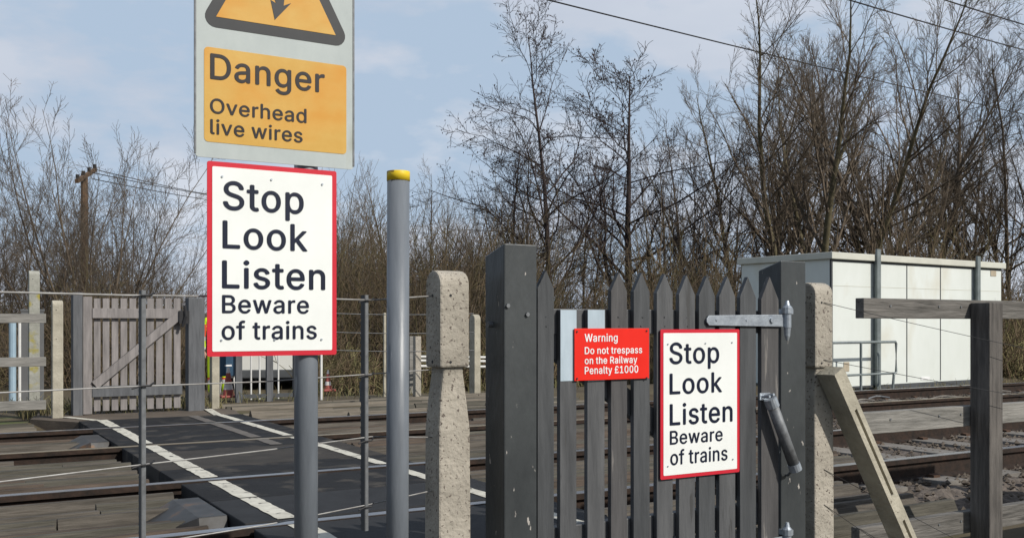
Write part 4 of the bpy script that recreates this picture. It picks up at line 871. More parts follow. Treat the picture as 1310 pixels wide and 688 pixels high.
def plate(px0, px1, py0, py1, mm):
    u0, u1 = upx(px0), upx(px1); d_ = cabx(u0, 0, 0); dd_ = d_.x * SX + d_.y * CX_
    q = MB(); cbox(q, u0, u1, -.008, .004, CAMZ - (py1 - 415) / F * dd_, CAMZ - (py0 - 415) / F * dd_); q.build('plate', mm, cab)
plate(1267, 1274, 346, 353, M['rust']); plate(1079, 1086, 463, 475, M['rust']); plate(1178, 1189, 482, 486, M['white_ink'])
m_ = MB()
for i in range(5): cbox(m_, -.02, .002, .55, 1.0, 1.62 + i * .03 - .02, 1.62 + i * .03 - .004)
m_.build('vent', M['cabin_dark'], cab)
# handrail before the cabin
hr = empty('handrail', tuple(cabx(.2, -.55, -.1)), 'tubular grey handrail at the left end of the cream cabin', 'handrail')
uA, uB = upx(1040) , upx(1122)
m_ = MB(); v = -.35
def dpt_at(u): p = cabx(u, v, 0); return p.x * SX + p.y * CX_
z_t = CAMZ - (437 - 415) / F * dpt_at(uB); z_m = CAMZ - (477 - 415) / F * dpt_at(uB)
m_.tube([cabx(uA, v, z_t), cabx(uB - .02, v, z_t), cabx(uB, v, z_t - .03), cabx(uB, v, z_m + .02), cabx(uB - .06, v, z_m - .02), cabx(uB - .10, v, -.15)], .021, 8)
m_.tube([cabx(uA, v, z_m), cabx(uB, v, z_m)], .018, 8)
m_.build('bar', M['cabin_steel'], hr)
for px in (1077, 1040):
    m_ = MB(); m_.tube([cabx(upx(px), v, -.2), cabx(upx(px), v, z_t)], .02, 8); m_.build('upright', M['cabin_steel'], hr)
# cable trough lying between the far rail and the cabin
m_ = MB(); m_.box(8.6, 24, 10.15, 10.45, -.16, -.07); tag(m_.build('cable_trough', M['timber'], bevel=.01), 'long low grey cable trough in front of the cream cabin', 'cable trough')
rr_ = random.Random(8)
for i in range(7):
    x = 9.0 + i * .85 + rr_.uniform(-.2, .2); y = rr_.uniform(8.6, 9.4); a = rr_.uniform(-.5, .5)
    m_ = MB(); dv_ = Vector((math.cos(a), math.sin(a), .03)).normalized(); l = rr_.uniform(.12, .28)
    c = Vector((x, y, -.07)); m_.tube([c - dv_ * l, c - dv_ * l * .3 + Vector((0, 0, .03)), c + dv_ * l * .4 + Vector((0, .05, .02)), c + dv_ * l], .012, 8)
    tag(m_.build('cable_scrap', M['old_galv'] if i % 2 else M['sleeper']), 'short bent offcut of %s cable lying in the farther track' % ('dull grey' if i % 2 else 'pale'), 'cable', 'offcuts lying in the farther track')

# ------------------------------------------------------------------ far gate and fences
def on(px, Y): return P(px, 0, Y).x
YB = 11.45
fg = empty('far_gate', (on(117, YB), YB, -.03), 'faded pinkish grey wooden gate with diagonal brace, across the tracks', 'gate')
zt_ = P(170, 381, YB).z; z0_ = P(170, 524, YB).z
def zf(py, Y=YB, px=170): return P(px, py, Y).z
m_ = MB(); m_.box(on(106.5, YB), on(118, YB), YB, YB + .03, zf(527), zf(380)); m_.build('stile', M['pinkwood'], fg)
pc = 125
for i in range(10):
    pcx = 125 + i * 11.4
    m_ = MB(); m_.box(on(pcx - 4.2, YB), on(pcx + 4.2, YB), YB + .032, YB + .052, zf(524), zf(382 - i * .15)); m_.build('picket', M['pinkwood'], fg)
for a, b_ in ((407, 394.5), (506, 492.5)):
    m_ = MB(); m_.box(on(118, YB), on(233, YB), YB - .012, YB + .03, zf(a), zf(b_)); m_.build('rail', M['pinkwood' if a == 407 else 'fargrey'], fg, bevel=.003)
A_ = Vector((on(121, YB), YB + .0, zf(491))); B_ = Vector((on(231, YB), YB + .0, zf(401)))
dv = (B_ - A_).normalized(); m_ = MB(); m_.obox((A_ + B_) / 2 , dv, Vector((-dv.z, 0, dv.x)), Vector((0, 1, 0)), (B_ - A_).length / 2, .045, .028); m_.build('brace', M['pinkwood'], fg)
m_ = MB(); m_.box(on(228, YB), on(241, YB), YB - .05, YB - .02, zf(414), zf(397)); m_.tube([(on(235, YB), YB - .05, zf(390)), (on(236, YB), YB - .06, zf(404)), (on(232, YB), YB - .05, zf(418))], .018, 8); m_.build('latch', M['black'], fg)
for (a, b_, bk, yt, lab) in ((89, 105.5, 0, 375, 'square grey timber post at the left of the far gate'), (237, 261.5, 0, 380, 'broad grey timber post at the right of the far gate, beside the person')):
    x0, x1 = on(a, YB), on(b_, YB)
    e_ = empty('far_gate_post', (x0, YB, -.1), lab, 'gate post', 'posts of the far gate')
    m_ = MB(); m_.box(x0 + .03, x1, YB - .02, YB + .14, -.15, zf(yt)); m_.build('shaft', M['fargrey'], e_, bevel=.008)
# far left post and rail fence
YL = 11.25
lf = empty('far_rail_fence', (on(0, YL), YL, -.1), 'grey wooden three-rail fence across the tracks, left of the far gate', 'fence')
for a, b_ in ((413, 401), (469, 457), (525, 513)):
    m_ = MB(); m_.box(-2.5, on(59, YL), YL, YL + .05, P(20, a, YL).z, P(20, b_, YL).z); m_.build('rail', M['timber_light'], lf, bevel=.004)
for px in (-60, -240):
    m_ = MB(); m_.box(on(px, YL), on(px, YL) + .1, YL + .052, YL + .15, -.1, P(20, 396, YL).z); m_.build('post', M['timber_v'], lf)
def cpost(px0, px1, Y, ytop, lab, dpt=.12, m='concrete_pale', base=-.15, group='concrete fence posts'):
    x0, x1 = on(px0, Y), on(px1, Y)
    return concrete_post(x0, Y, x1 - x0, dpt, P((px0 + px1) / 2, ytop, Y).z, lab, base=base, m=m, group=group)
cpost(67, 81, 11.2, 384, 'pale concrete post with bolt holes at the left of the far gate')
cpost(271, 281, 11.6, 400, 'pale concrete post at the right of the far gate, below the sign edge')
cpost(37, 51, 13.0, 346, 'tall concrete post with mossy yellow top behind the left fence', m='concrete_moss')
cpost(607, 615, 12.3, 402, 'slim white concrete post seen between the waisted post and the gate', m='concrete_pale', dpt=.16)
# posts and panels behind the left fence
def stake(name, px, d, y0, y1, r, mm, lab, cat, group=None):
    a, b_ = D(px, y0, d), D(px, y1, d)
    m_ = MB(); m_.tube([a, b_], r, 10); return tag(m_.build(name, mm, smooth=False), lab, cat, group)
stake('pale_post', 16, 13.2, 535, 413, .045, M['pale_blue'], 'pale blue round post behind the left rail fence', 'post')
stake('pale_post', 25, 13.5, 535, 405, .02, M['white_metal'], 'thin pale pole beside the pale blue post', 'post')
stake('pale_post', 42, 12.6, 535, 388, .016, M['white_metal'], 'thin pale pole in front of the mossy-topped post', 'post')
for i, (a, b_) in enumerate(((27, 41), (44, 57))):
    pa, pb_ = D(a, 398, 13.8), D(b_, 398, 13.8)
    m_ = MB(); m_.box(pa.x, pb_.x, pa.y, pa.y + .04, -.2, pa.z); m_.box(pa.x - .01, pb_.x + .01, pa.y - .01, pa.y + .05, pa.z, pa.z + .03)
    tag(m_.build('grey_panel', M['far_panel']), ('dark grey upright panel left of the mossy post' , 'dark grey upright panel right of the mossy post')[i], 'panel', 'grey panels behind the left fence')
# barrier right of the far gate
YM = 12.75
mf = empty('metal_barrier', (on(300, YM), YM, -.1), 'grey steel barrier fence with bottom rail, seen below the large sign', 'barrier')
for px, wd in ((306, 8), (345.5, 8), (379, 6), (402, 5)):
    m_ = MB(); m_.box(on(px - wd / 2, YM), on(px + wd / 2, YM), YM, YM + .06, -.1, .93); m_.build('post', M['fargrey'], mf)
for px in (322, 333, 357):
    m_ = MB(); m_.tube([(on(px, YM), YM + .03, -.02), (on(px, YM), YM + .03, .90)], .012, 8); m_.build('bar', M['white_metal'], mf)
for z in (-.0, .86):
    m_ = MB(); m_.box(on(306, YM), on(402, YM), YM + .015, YM + .045, z, z + .05); m_.build('rail', M['cabin_dark'], mf)
# small posts farther right
for px, d, y0, y1, wd, mm, lab in ((411, 13.2, 500, 452, .03, 'white_metal', 'short pale stake left of the traffic cone'),
                                   (463, 12.4, 533, 488, .05, 'fargrey', 'short grey stake behind the right-hand fence dropper'),
                                   (492, 13.6, 505, 400, .035, 'concrete_pale', 'slim pale fence stake just left of the yellow-topped post'),
                                   (525.5, 14.6, 503, 430, .07, 'timber_light', 'pale timber post close behind the yellow-topped post'),
                                   (533.5, 13.4, 503, 430, .085, 'concrete', 'squarish concrete post with holes left of the waisted post')):
    a = D(px, y0, d); b_ = D(px, y1, d)
    m_ = MB(); m_.box(a.x - wd / 2, a.x + wd / 2, a.y - wd / 2, a.y + wd / 2, min(a.z, -.1) - .1, b_.z)
    tag(m_.build('fence_stake', M[mm], bevel=.006), lab, 'stake', 'small posts of the far fence')
hb = empty('hand_rail_barrier', tuple(D(545, 500, 14.5)), 'low double tubular barrier between the concrete posts across the tracks', 'barrier')
m_ = MB()
for y in (456, 461, 468): m_.tube([D(534, y, 14.2), D(640, y + 1, 15.2)], .018, 8)
m_.build('rail', M['white_metal'], hb)
m_ = MB(); m_.tube([D(634, 456, 15.15), D(634, 506, 15.15)], .02, 8); m_.build('upright', M['white_metal'], hb)
for i, y in enumerate((400, 424, 447)):
    m_ = MB(); m_.tube(sag(D(409, y, 13.3), D(606, y + 1, 12.9), .02), .006, 5)
    tag(m_.build('far_fence_wire', M['wire']), '%s thin strand of the far wire fence before the brown thicket' % ('upper', 'middle', 'lower')[i], 'wire', 'strands of the far wire fence')
# traffic cones
def cone(px, ybase, d, h, lab):
    p = D(px, ybase, d); e_ = empty('traffic_cone', tuple(p), lab, 'traffic cone', 'red and white traffic cones')
    m_ = MB(); m_.box(p.x - h * .33, p.x + h * .33, p.y - h * .33, p.y + h * .33, p.z, p.z + .03); m_.build('base', M['cone_red'], e_, bevel=.01)
    for i in range(5):
        t0_, t1_ = i / 5, (i + 1) / 5; m_ = MB()
        m_.tube([(p.x, p.y, p.z + .03 + h * t0_), (p.x, p.y, p.z + .03 + h * t1_)], [h * (.2 - .16 * t0_), h * (.2 - .16 * t1_)], 14)
        m_.build('band', M['cone_white' if i in (1, 4) else 'cone_red'], e_)
cone(419.5, 500, 14.2, .27, 'small red and white traffic cone right of the sign post')
cone(292, 508, 12.9, .36, 'red and white traffic cone under the dark blue box')
p = D(291.5, 481, 13.0)
bbx = empty('blue_notice_box', tuple(p), 'dark blue box with a white dash, above the traffic cone', 'box')
m_ = MB(); m_.box(p.x - .09, p.x + .11, p.y, p.y + .12, p.z, p.z + .30); m_.build('case', M['blue_board'], bbx, bevel=.01)
m_ = MB(); m_.box(p.x - .04, p.x + .05, p.y - .004, p.y + .004, p.z + .13, p.z + .15); m_.build('white_dash', M['white_ink'], bbx)
m_ = MB(); m_.tube([(p.x + .09, p.y + .06, p.z), (p.x + .14, p.y + .06, -.1)], .012, 6); m_.tube([(p.x - .06, p.y + .1, p.z), (p.x - .09, p.y + .12, -.1)], .012, 6); m_.build('leg', M['white_metal'], bbx)

# white van, rear on
vz = ground_z(0, 19)
vc = D(343, 500, 20.3); vx0, vy0 = vc.x, vc.y
van = empty('white_van', (vx0, vy0, vz), 'white van seen from behind through the barrier below the large sign', 'van')
vd = Vector((SX * .95 - .2, CX_, 0)).normalized(); vs_ = Vector((vd.y, -vd.x, 0)); up = Vector((0, 0, 1))
def V(s, f, z): return Vector((vx0, vy0, vz)) + vs_ * s + vd * f + up * z
def vbox(name, s0, s1, f0, f1, z0, z1, mm, par=van, bv=.0):
    m_ = MB(); m_.obox(V((s0 + s1) / 2, (f0 + f1) / 2, (z0 + z1) / 2), vs_, vd, up, (s1 - s0) / 2, (f1 - f0) / 2, (z1 - z0) / 2); return m_.build(name, mm, par, bevel=bv)
m_ = MB(); sec = [(0, .30), (0, .95), (.10, 1.55), (.22, 1.75), (3.2, 1.78), (3.5, 1.66), (4.0, 1.12), (4.75, .95), (4.85, .32)]
vsx = [V(-.86, f, z) for f, z in sec] + [V(.86, f, z) for f, z in sec]; n = len(sec)
m_.add(vsx, [tuple(range(n)), tuple(reversed(range(n, 2 * n)))] + [(i, i + n, (i + 1) % n + n, (i + 1) % n) for i in range(n)])
m_.build('body', M['van_white'], van, bevel=.05)
for s0, s1 in ((-.72, -.04), (.04, .72)): 
    m_ = MB(); vs4 = [V(s0, -.012, 1.0), V(s1, -.012, 1.0), V(s1 * .97, .078, 1.5), V(s0 * .97, .078, 1.5)]
    m_.prism(vs4, vd * .01); m_.build('rear_window', M['glass'], van)
for sg in (-1, 1):
    vbox('tail_light', sg * .79 - .05, sg * .79 + .05, -.02, .05, .75, .97, M['tail_red'])
vbox('bumper', -.84, .84, -.07, .06, .25, .42, M['cabin_dark'], bv=.02)
for sg in (-1, 1):
    for f in (.85, 3.95):
        c = V(sg * .80, f, .31); m_ = MB(); m_.tube([c - vs_ * .1, c + vs_ * .1], .31, 20); wh = m_.build('wheel', M['boot'], van)
        m_ = MB(); m_.tube([c - vs_ * .105, c + vs_ * .105], .19, 14); m_.build('rim', M['galv'], wh)

# ------------------------------------------------------------------ telegraph pole and overhead wires
dT = 27
tp = D(108, 415, dT); topz = D(108, 222, dT).z
te = empty('telegraph_pole', (tp.x, tp.y, ground_z(tp.x, tp.y)), 'brown wooden pole with a crossarm rising behind the left bushes', 'telegraph pole')
m_ = MB(); m_.tube([(tp.x, tp.y, -.4), (tp.x, tp.y, topz)], [.12, .09], 12); m_.build('shaft', M['pole_wood'], te)
A_ = D(98, 232, dT - .9); B_ = D(122, 217, dT + .9)
dv = (B_ - A_).normalized(); m_ = MB(); m_.obox((A_ + B_) / 2, dv, dv.cross(up).normalized(), dv.cross(up).cross(dv).normalized(), (B_ - A_).length / 2, .045, .05); m_.build('crossarm', M['pole_wood'], te)
for t in (.05, .35, .65, .95):
    q = A_.lerp(B_, t); m_ = MB(); m_.tube([q, q + up * .16], [.04, .05], 8); m_.build('insulator', M['black'], te)
tq = D(352, 0, 52); tqz = D(352, 262, 52).z
te2 = empty('telegraph_pole', (tq.x, tq.y, ground_z(tq.x, tq.y)), 'farther wooden pole hidden behind the large Stop Look Listen sign', 'telegraph pole')
m_ = MB(); m_.tube([(tq.x, tq.y, 1), (tq.x, tq.y, tqz + .3)], [.15, .12], 12); m_.build('shaft', M['pole_wood'], te2)
m_ = MB(); m_.box(tq.x - .9, tq.x + .9, tq.y - .17, tq.y - .11, tqz - .07, tqz + .07); m_.build('crossarm', M['pole_wood'], te2)
for i, (pa, oz) in enumerate((((122, 217), .07), ((118, 221), .07), ((118, 229), -.2))):
    m_ = MB(); m_.tube(sag(D(pa[0], pa[1], dT), Vector((tq.x + (-.6, 0, .6)[i], tq.y - .14, tqz + oz)), .12), .013, 5)
    tag(m_.build('telegraph_wire', M['black']), '%s thin wire leaving the brown telegraph pole crossarm' % ('upper', 'middle', 'lower')[i], 'wire', 'wires of the telegraph pole')
for (a, b_, lab) in (((560, -35, 20), (1480, 182, 52), 'long overhead wire crossing the sky above the alders, lowest of three'),
                     ((960, -38, 20), (1480, 105, 44), 'middle overhead wire crossing the top right trees'),
                     ((1100, -36, 20), (1480, 75, 40), 'shortest visible overhead wire, in the top right corner of sky')):
    m_ = MB(); m_.tube(sag(D(*a), D(*b_), .15), .017, 6); tag(m_.build('overhead_wire', M['black']), lab, 'overhead wire', 'overhead wires')

# ------------------------------------------------------------------ bare trees
def tubes_mesh(name, polys, mats, parent, sides=4):
    """polys: list of (pts (n,3), radii (n,), material index)"""
    by = {}
    for p, r, mi in polys: by.setdefault((len(p), mi), []).append((p, r))
    V_, F_, MI = [], [], []; off = 0
    for (n, mi), L2 in by.items():
        Pn = np.array([a for a, _ in L2]); Rn = np.array([b for _, b in L2]); m = len(L2)
        T = np.empty_like(Pn); T[:, 1:-1] = Pn[:, 2:] - Pn[:, :-2]; T[:, 0] = Pn[:, 1] - Pn[:, 0]; T[:, -1] = Pn[:, -1] - Pn[:, -2]
        T /= np.linalg.norm(T, axis=2, keepdims=True) + 1e-9
        ref = np.array([.31, .9, .3]); A = np.cross(T, ref); A /= np.linalg.norm(A, axis=2, keepdims=True) + 1e-9; B = np.cross(T, A)
        th = np.arange(sides) * 2 * np.pi / sides
        vv = Pn[:, :, None] + Rn[:, :, None, None] * (A[:, :, None] * np.cos(th)[None, None, :, None] + B[:, :, None] * np.sin(th)[None, None, :, None])
        V_.append(vv.reshape(-1, 3))
        idx = np.arange(m * n * sides).reshape(m, n, sides) + off
        a = idx[:, :-1]; b2 = idx[:, 1:]
        q = np.stack([a, np.roll(a, -1, 2), np.roll(b2, -1, 2), b2], -1).reshape(-1, 4)
        F_.append(q); MI.append(np.full(len(q), mi)); off += m * n * sides
    V_ = np.concatenate(V_); F_ = np.concatenate(F_); MI = np.concatenate(MI)
    me = bpy.data.meshes.new(name)
    me.vertices.add(len(V_)); me.vertices.foreach_set('co', V_.ravel())
    me.loops.add(F_.size); me.loops.foreach_set('vertex_index', F_.ravel())
    me.polygons.add(len(F_)); me.polygons.foreach_set('loop_start', np.arange(len(F_)) * 4); me.polygons.foreach_set('loop_total', np.full(len(F_), 4))
    me.polygons.foreach_set('material_index', MI.astype(np.int32)); me.polygons.foreach_set('use_smooth', np.ones(len(F_), bool))
    for m in mats: me.materials.append(m)
    me.update(calc_edges=True)
    o = bpy.data.objects.new(name, me); C.objects.link(o); o.parent = parent
    return o
def branch(rs, p, d, ln, n, wander, up_):
    pts = [p.copy()]; d = d.copy()
    for i in range(n):
        d = d + rs.randn(3) * wander + np.array([0, 0, up_]); d /= np.linalg.norm(d)
        pts.append(pts[-1] + d * ln / n)
    return np.array(pts)
def perp_dir(rs, t, ang, az=None):
    a = np.cross(t, [.2, .1, 1.0] if abs(t[2]) < .95 else [1, 0, 0]); a /= np.linalg.norm(a); b2 = np.cross(t, a)
    ph = rs.rand() * 2 * np.pi if az is None else az
    return t * math.cos(ang) + (a * math.cos(ph) + b2 * math.sin(ph)) * math.sin(ang)
def grow(seed, H, kind):
    rs = np.random.RandomState(seed); out_ = []; cones = []
    K = dict(
        alder=dict(stems=1, lean=.03, n0=14, w0=.035, up0=.02, r0=.0125, c=(34, 15, 10), a=(62, 48, 45), l=(.50, .45, .42), up=(.06, .03, .02), w=(.15, .18, .2), s0=.18, rmin=.0072),
        willow=dict(stems=5, lean=.46, n0=12, w0=.06, up0=.032, r0=.0125, c=(24, 14, 11), a=(42, 38, 36), l=(.42, .42, .42), up=(.08, .06, .05), w=(.09, .12, .15), s0=.20, rmin=.0055),
        bush=dict(stems=11, lean=.55, n0=9, w0=.06, up0=.04, r0=.0055, c=(15, 10, 7), a=(36, 38, 38), l=(.42, .42, .45), up=(.07, .05, .04), w=(.12, .15, .18), s0=.15, rmin=.0045),
        slim=dict(stems=2, lean=.14, n0=10, w0=.05, up0=.03, r0=.008, c=(20, 10, 8), a=(42, 38, 36), l=(.36, .42, .45), up=(.10, .07, .05), w=(.10, .13, .16), s0=.22, rmin=.0055),
    )[kind]
    az0 = rs.rand() * 6.28
    lv = []
    for s_ in range(K['stems']):
        az = az0 + s_ * 2 * math.pi / K['stems'] + rs.uniform(-.5, .5); le = K['lean'] * rs.uniform(.35, 1.25)
        d = np.array([math.cos(az) * le, math.sin(az) * le, 1.0]); d /= np.linalg.norm(d)
        ln = H * rs.uniform(.78, 1.0) if s_ else H * .98
        p = np.array([math.cos(az), math.sin(az), 0]) * (.12 if K['stems'] > 1 else 0); p[2] = -.1
        pts = branch(rs, p, d, ln, K['n0'], K['w0'], K['up0'])
        r = np.linspace(1, .10, K['n0'] + 1) * H * K['r0'] * rs.uniform(.75, 1.1); r = np.maximum(r, K['rmin']); r[0] *= 1.25
        out_.append((pts, r, 0)); lv.append((pts, r, ln, 0))
    while lv:
        pts, r, ln, l = lv.pop()
        if l == 3: continue
        nchild = int(K['c'][l] * rs.uniform(.75, 1.25)); nn = len(pts) - 1
        for k in range(nchild):
            t = (K['s0'] if l == 0 else .15) + (1 - (K['s0'] if l == 0 else .15)) * (k + rs.rand()) / nchild
            t = min(t, .99); i = int(t * nn); f = t * nn - i
            p = pts[i] * (1 - f) + pts[i + 1] * f; tg = pts[i + 1] - pts[i]; tg /= np.linalg.norm(tg)
            cl_ = ln * K['l'][l] * (1.1 - .75 * t if l == 0 else 1.05 - .5 * t) * rs.uniform(.6, 1.2)
            if cl_ < .12: continue
            d = perp_dir(rs, tg, R(K['a'][l] * rs.uniform(.6, 1.25)))
            n2 = (7, 5, 4)[l]
            q = branch(rs, p, d, cl_, n2, K['w'][l], K['up'][l])
            rb = (r[i] * (1 - f) + r[i + 1] * f) * (.55, .5, .5)[l]
            rr2 = np.maximum(np.linspace(rb, rb * .25, n2 + 1), K['rmin'] * (1, .8, .62)[l])
            out_.append((q, rr2, l + 1)); lv.append((q, rr2, cl_, l + 1))
            if kind == 'alder' and l == 2 and rs.rand() < .26:
                cones.append(q[-1] + rs.randn(3) * .03)
    return out_, cones
def make_tree(seed, H, kind, mtr, mcr, loc, rz, name, label, group, sc=1.0):
    out_, cones = grow(seed, H, kind)
    e_ = empty(name, loc, label, 'tree' if 'bush' not in name else 'bush', group, rz)
    e_.scale = (sc, sc, sc)
    tubes_mesh('trunk', [(p, r, 0) for p, r, l in out_ if l == 0], [mtr], e_, 7)
    tw = [(p, r, 0) for p, r, l in out_ if l > 0]
    for c in cones:
        tw.append((np.array([c - [0, 0, .028], c - [0, 0, .012], c + [0, 0, .012], c + [0, 0, .028]]), np.array([.004, .014, .014, .004]), 1))
    tubes_mesh('crown', tw, [mcr, M['bark_dark']], e_, 3)
    return e_
def place(proto, px, d, ytop, H0, rz, label, group, flat=1.0):
    p = D(px, 0, d); gz = ground_z(p.x, p.y)
    Hn = D(px, ytop, d).z - gz
    e_ = copy_tree(proto); e_.location = (p.x, p.y, gz); e_.rotation_euler = (0, 0, rz); s_ = Hn / H0; e_.scale = (s_ * flat, s_ * flat, s_)
    return tag(e_, label, e_['category'], group)
def at_tree(seed, kind, px, d, ytop, mtr, mcr, rz, name, label, group):
    p = D(px, 0, d); gz = ground_z(p.x, p.y); H = D(px, ytop, d).z - gz
    e_ = make_tree(seed, H, kind, mtr, mcr, (p.x, p.y, gz), rz, name, label, group); return e_, H
GT = 'bare trees beyond the railway'
GB = 'bare bushes beyond the far gate'
al1, H1 = at_tree(11, 'alder', 708, 27, 28, M['bark_dark'], M['bark_dark'], 0, 'alder_tree', 'tall narrow bare alder with a straight trunk, just right of the gate post top', GT)
al2, H2 = at_tree(23, 'alder', 800, 29, 92, M['bark_dark'], M['bark_dark'], 1, 'alder_tree', 'dark alder with cones standing above the leftmost pointed pickets', GT)
al2.scale = (1.35, 1.35, 1.0)
al3 = place(al2, 648, 30, 185, H2, 2.2, 'small dark bare alder rising behind the flat top of the left gate post', GT)
w1, HW = at_tree(31, 'willow', 1055, 27, -30, M['bark_green'], M['bark'], .4, 'willow_tree', 'largest bare tree, many stems fanning up left of the cabin roof corner', GT)
w2, HW2 = at_tree(37, 'willow', 1160, 29, -20, M['bark'], M['bark'], 1.2, 'willow_tree', 'big bare many-stemmed tree rising straight behind the cream cabin', GT)
w3 = place(w1, 965, 31, 60, HW, 2.5, 'bare fan-shaped tree left of the largest tree', GT)
w4 = place(w2, 1300, 30, 40, HW2, 3.6, 'bare tree cut by the right edge of the view', GT, .9)
sl1, HS = at_tree(41, 'slim', 880, 32, 140, M['bark'], M['bark'], 0, 'slender_tree', 'slender bare tree between the dark alders and the fan-shaped tree', GT)
sl2 = place(sl1, 1010, 36, 90, HS, 1.9, 'slender bare tree half hidden behind the largest tree', GT)
sl3 = place(sl1, 1235, 36, 110, HS, 3.0, 'slender bare tree above the right end of the cabin', GT)
sl5 = place(sl1, 485, 34, 200, HS, 5.0, 'slender twiggy tree between the large sign and the yellow-topped post', GT)
sl6 = place(sl1, 560, 35, 215, HS, .8, 'bare upright tree just right of the yellow-topped post', GT)
sl7 = place(sl1, 605, 37, 235, HS, 2.9, 'low bare tree above the concrete post', GT)
sl8 = place(sl1, 755, 34, 190, HS, 1.2, 'thin straight bare tree between the two alders', GT)
sl9 = place(sl1, 840, 37, 170, HS, 3.9, 'thin bare tree just right of the dark cone-bearing alder', GT)
b1, HB = at_tree(51, 'bush', 118, 23, 135, M['bark'], M['bark'], 0, 'bare_bush', 'large spreading bare bush around the telegraph pole', GB)
b2_ = place(b1, 15, 25, 225, HB, 2.0, 'bare bush at the left edge of the view', GB)
b3 = place(b1, 165, 27, 215, HB, 4.0, 'lower bare bush behind the far gate, right of the telegraph pole', GB)
b4 = place(b1, -85, 24, 185, HB, 5.1, 'bare bush mostly beyond the left edge of the view', GB)
b5 = place(b1, 230, 33, 320, HB, 1.0, 'low distant bush between the far gate and the large sign', GB, 1.1)
b6 = place(b1, 60, 29, 225, HB, 3.2, 'dense bare bush behind the mossy-topped post', GB)
b7 = place(b1, 450, 30, 265, HB, .5, 'brown bush just right of the large sign', GB, 1.1)
b8 = place(b1, 545, 29, 290, HB, 2.4, 'brown bush low between the yellow-topped and concrete posts', GB, 1.1)

# thicket: one brown mass of twigs nobody could count
def thicket(name, px0, px1, d0, d1, h0, h1, n, mats, seed, r=.009):
    rs = np.random.RandomState(seed); polys = []
    for i in range(n):
        d = d0 + (d1 - d0) * rs.rand() ** 1.1; px = rs.uniform(px0, px1)
        p = D(px, 0, d); gz = ground_z(p.x, p.y)
        cl = .72 + .28 * math.sin(px * .021 + seed) + .22 * math.sin(px * .057 + d)
        h = (h0 + (h1 - h0) * rs.rand() ** 1.3) * max(.5, cl)
        dv_ = np.array([rs.randn() * .28, rs.randn() * .28, 1.0]); dv_ /= np.linalg.norm(dv_)
        q = branch(rs, np.array([p.x, p.y, gz - .05]), dv_, h, 5, .10, -.01)
        polys.append((q, np.linspace(r * 1.2, r * .45, 6) * rs.uniform(.6, 1.35), rs.randint(len(mats))))
        for k in range(5):
            j = rs.randint(1, 5); l = h * rs.uniform(.12, .34)
            d2 = perp_dir(rs, (q[j + 1 if j < 5 else j] - q[j - 1]) / (np.linalg.norm(q[j + 1 if j < 5 else j] - q[j - 1])), R(rs.uniform(25, 75)))
            polys.append((branch(rs, q[j], d2, l, 3, .16, .03), np.linspace(r * .6, r * .35, 4), polys[-1 - k][2] if k else polys[-1][2]))
    o = tubes_mesh(name, polys, mats, None, 3)
    return tag(o, kind='stuff')
thicket('undergrowth', 395, 1420, 21, 40, 1.9, 4.2, 12500, [M['twig_brown'], M['twig_olive'], M['bark']], 2)
thicket('undergrowth', -120, 270, 20, 34, .8, 3.0, 3600, [M['twig_brown'], M['twig_olive'], M['bark']], 5)
thicket('bramble', 395, 1420, 18.5, 23, .5, 1.7, 5200, [M['twig_olive'], M['twig_brown'], M['twig_brown'], M['twig_olive'], M['straw']], 7, .011)
thicket('undergrowth', 395, 690, 24, 36, 3.2, 5.4, 3600, [M['twig_brown'], M['bark'], M['twig_olive']], 12, .008)
# grass tufts under the far gate and along the far boards
rs = np.random.RandomState(9); polys = []
for i in range(2600):
    if i < 900: x, y = rs.uniform(.9, 3.0), rs.uniform(11.5, 12.4)
    elif i < 1700: x, y = rs.uniform(-2, 9), rs.uniform(12.4, 13.8)
    else: x, y = rs.uniform(7.3, 18), rs.uniform(10.5, 10.9)
    h = rs.uniform(.05, .2); a = rs.randn(2) * .35
    p0 = np.array([x, y, ground_z(x, y) - .01]); polys.append((np.array([p0, p0 + [a[0] * h * .3, a[1] * h * .3, h * .6], p0 + [a[0] * h, a[1] * h, h]]), np.array([.005, .004, .0015]), rs.randint(2)))
tag(tubes_mesh('grass', polys, [M['straw'], M['twig_olive']], None, 3), kind='stuff')

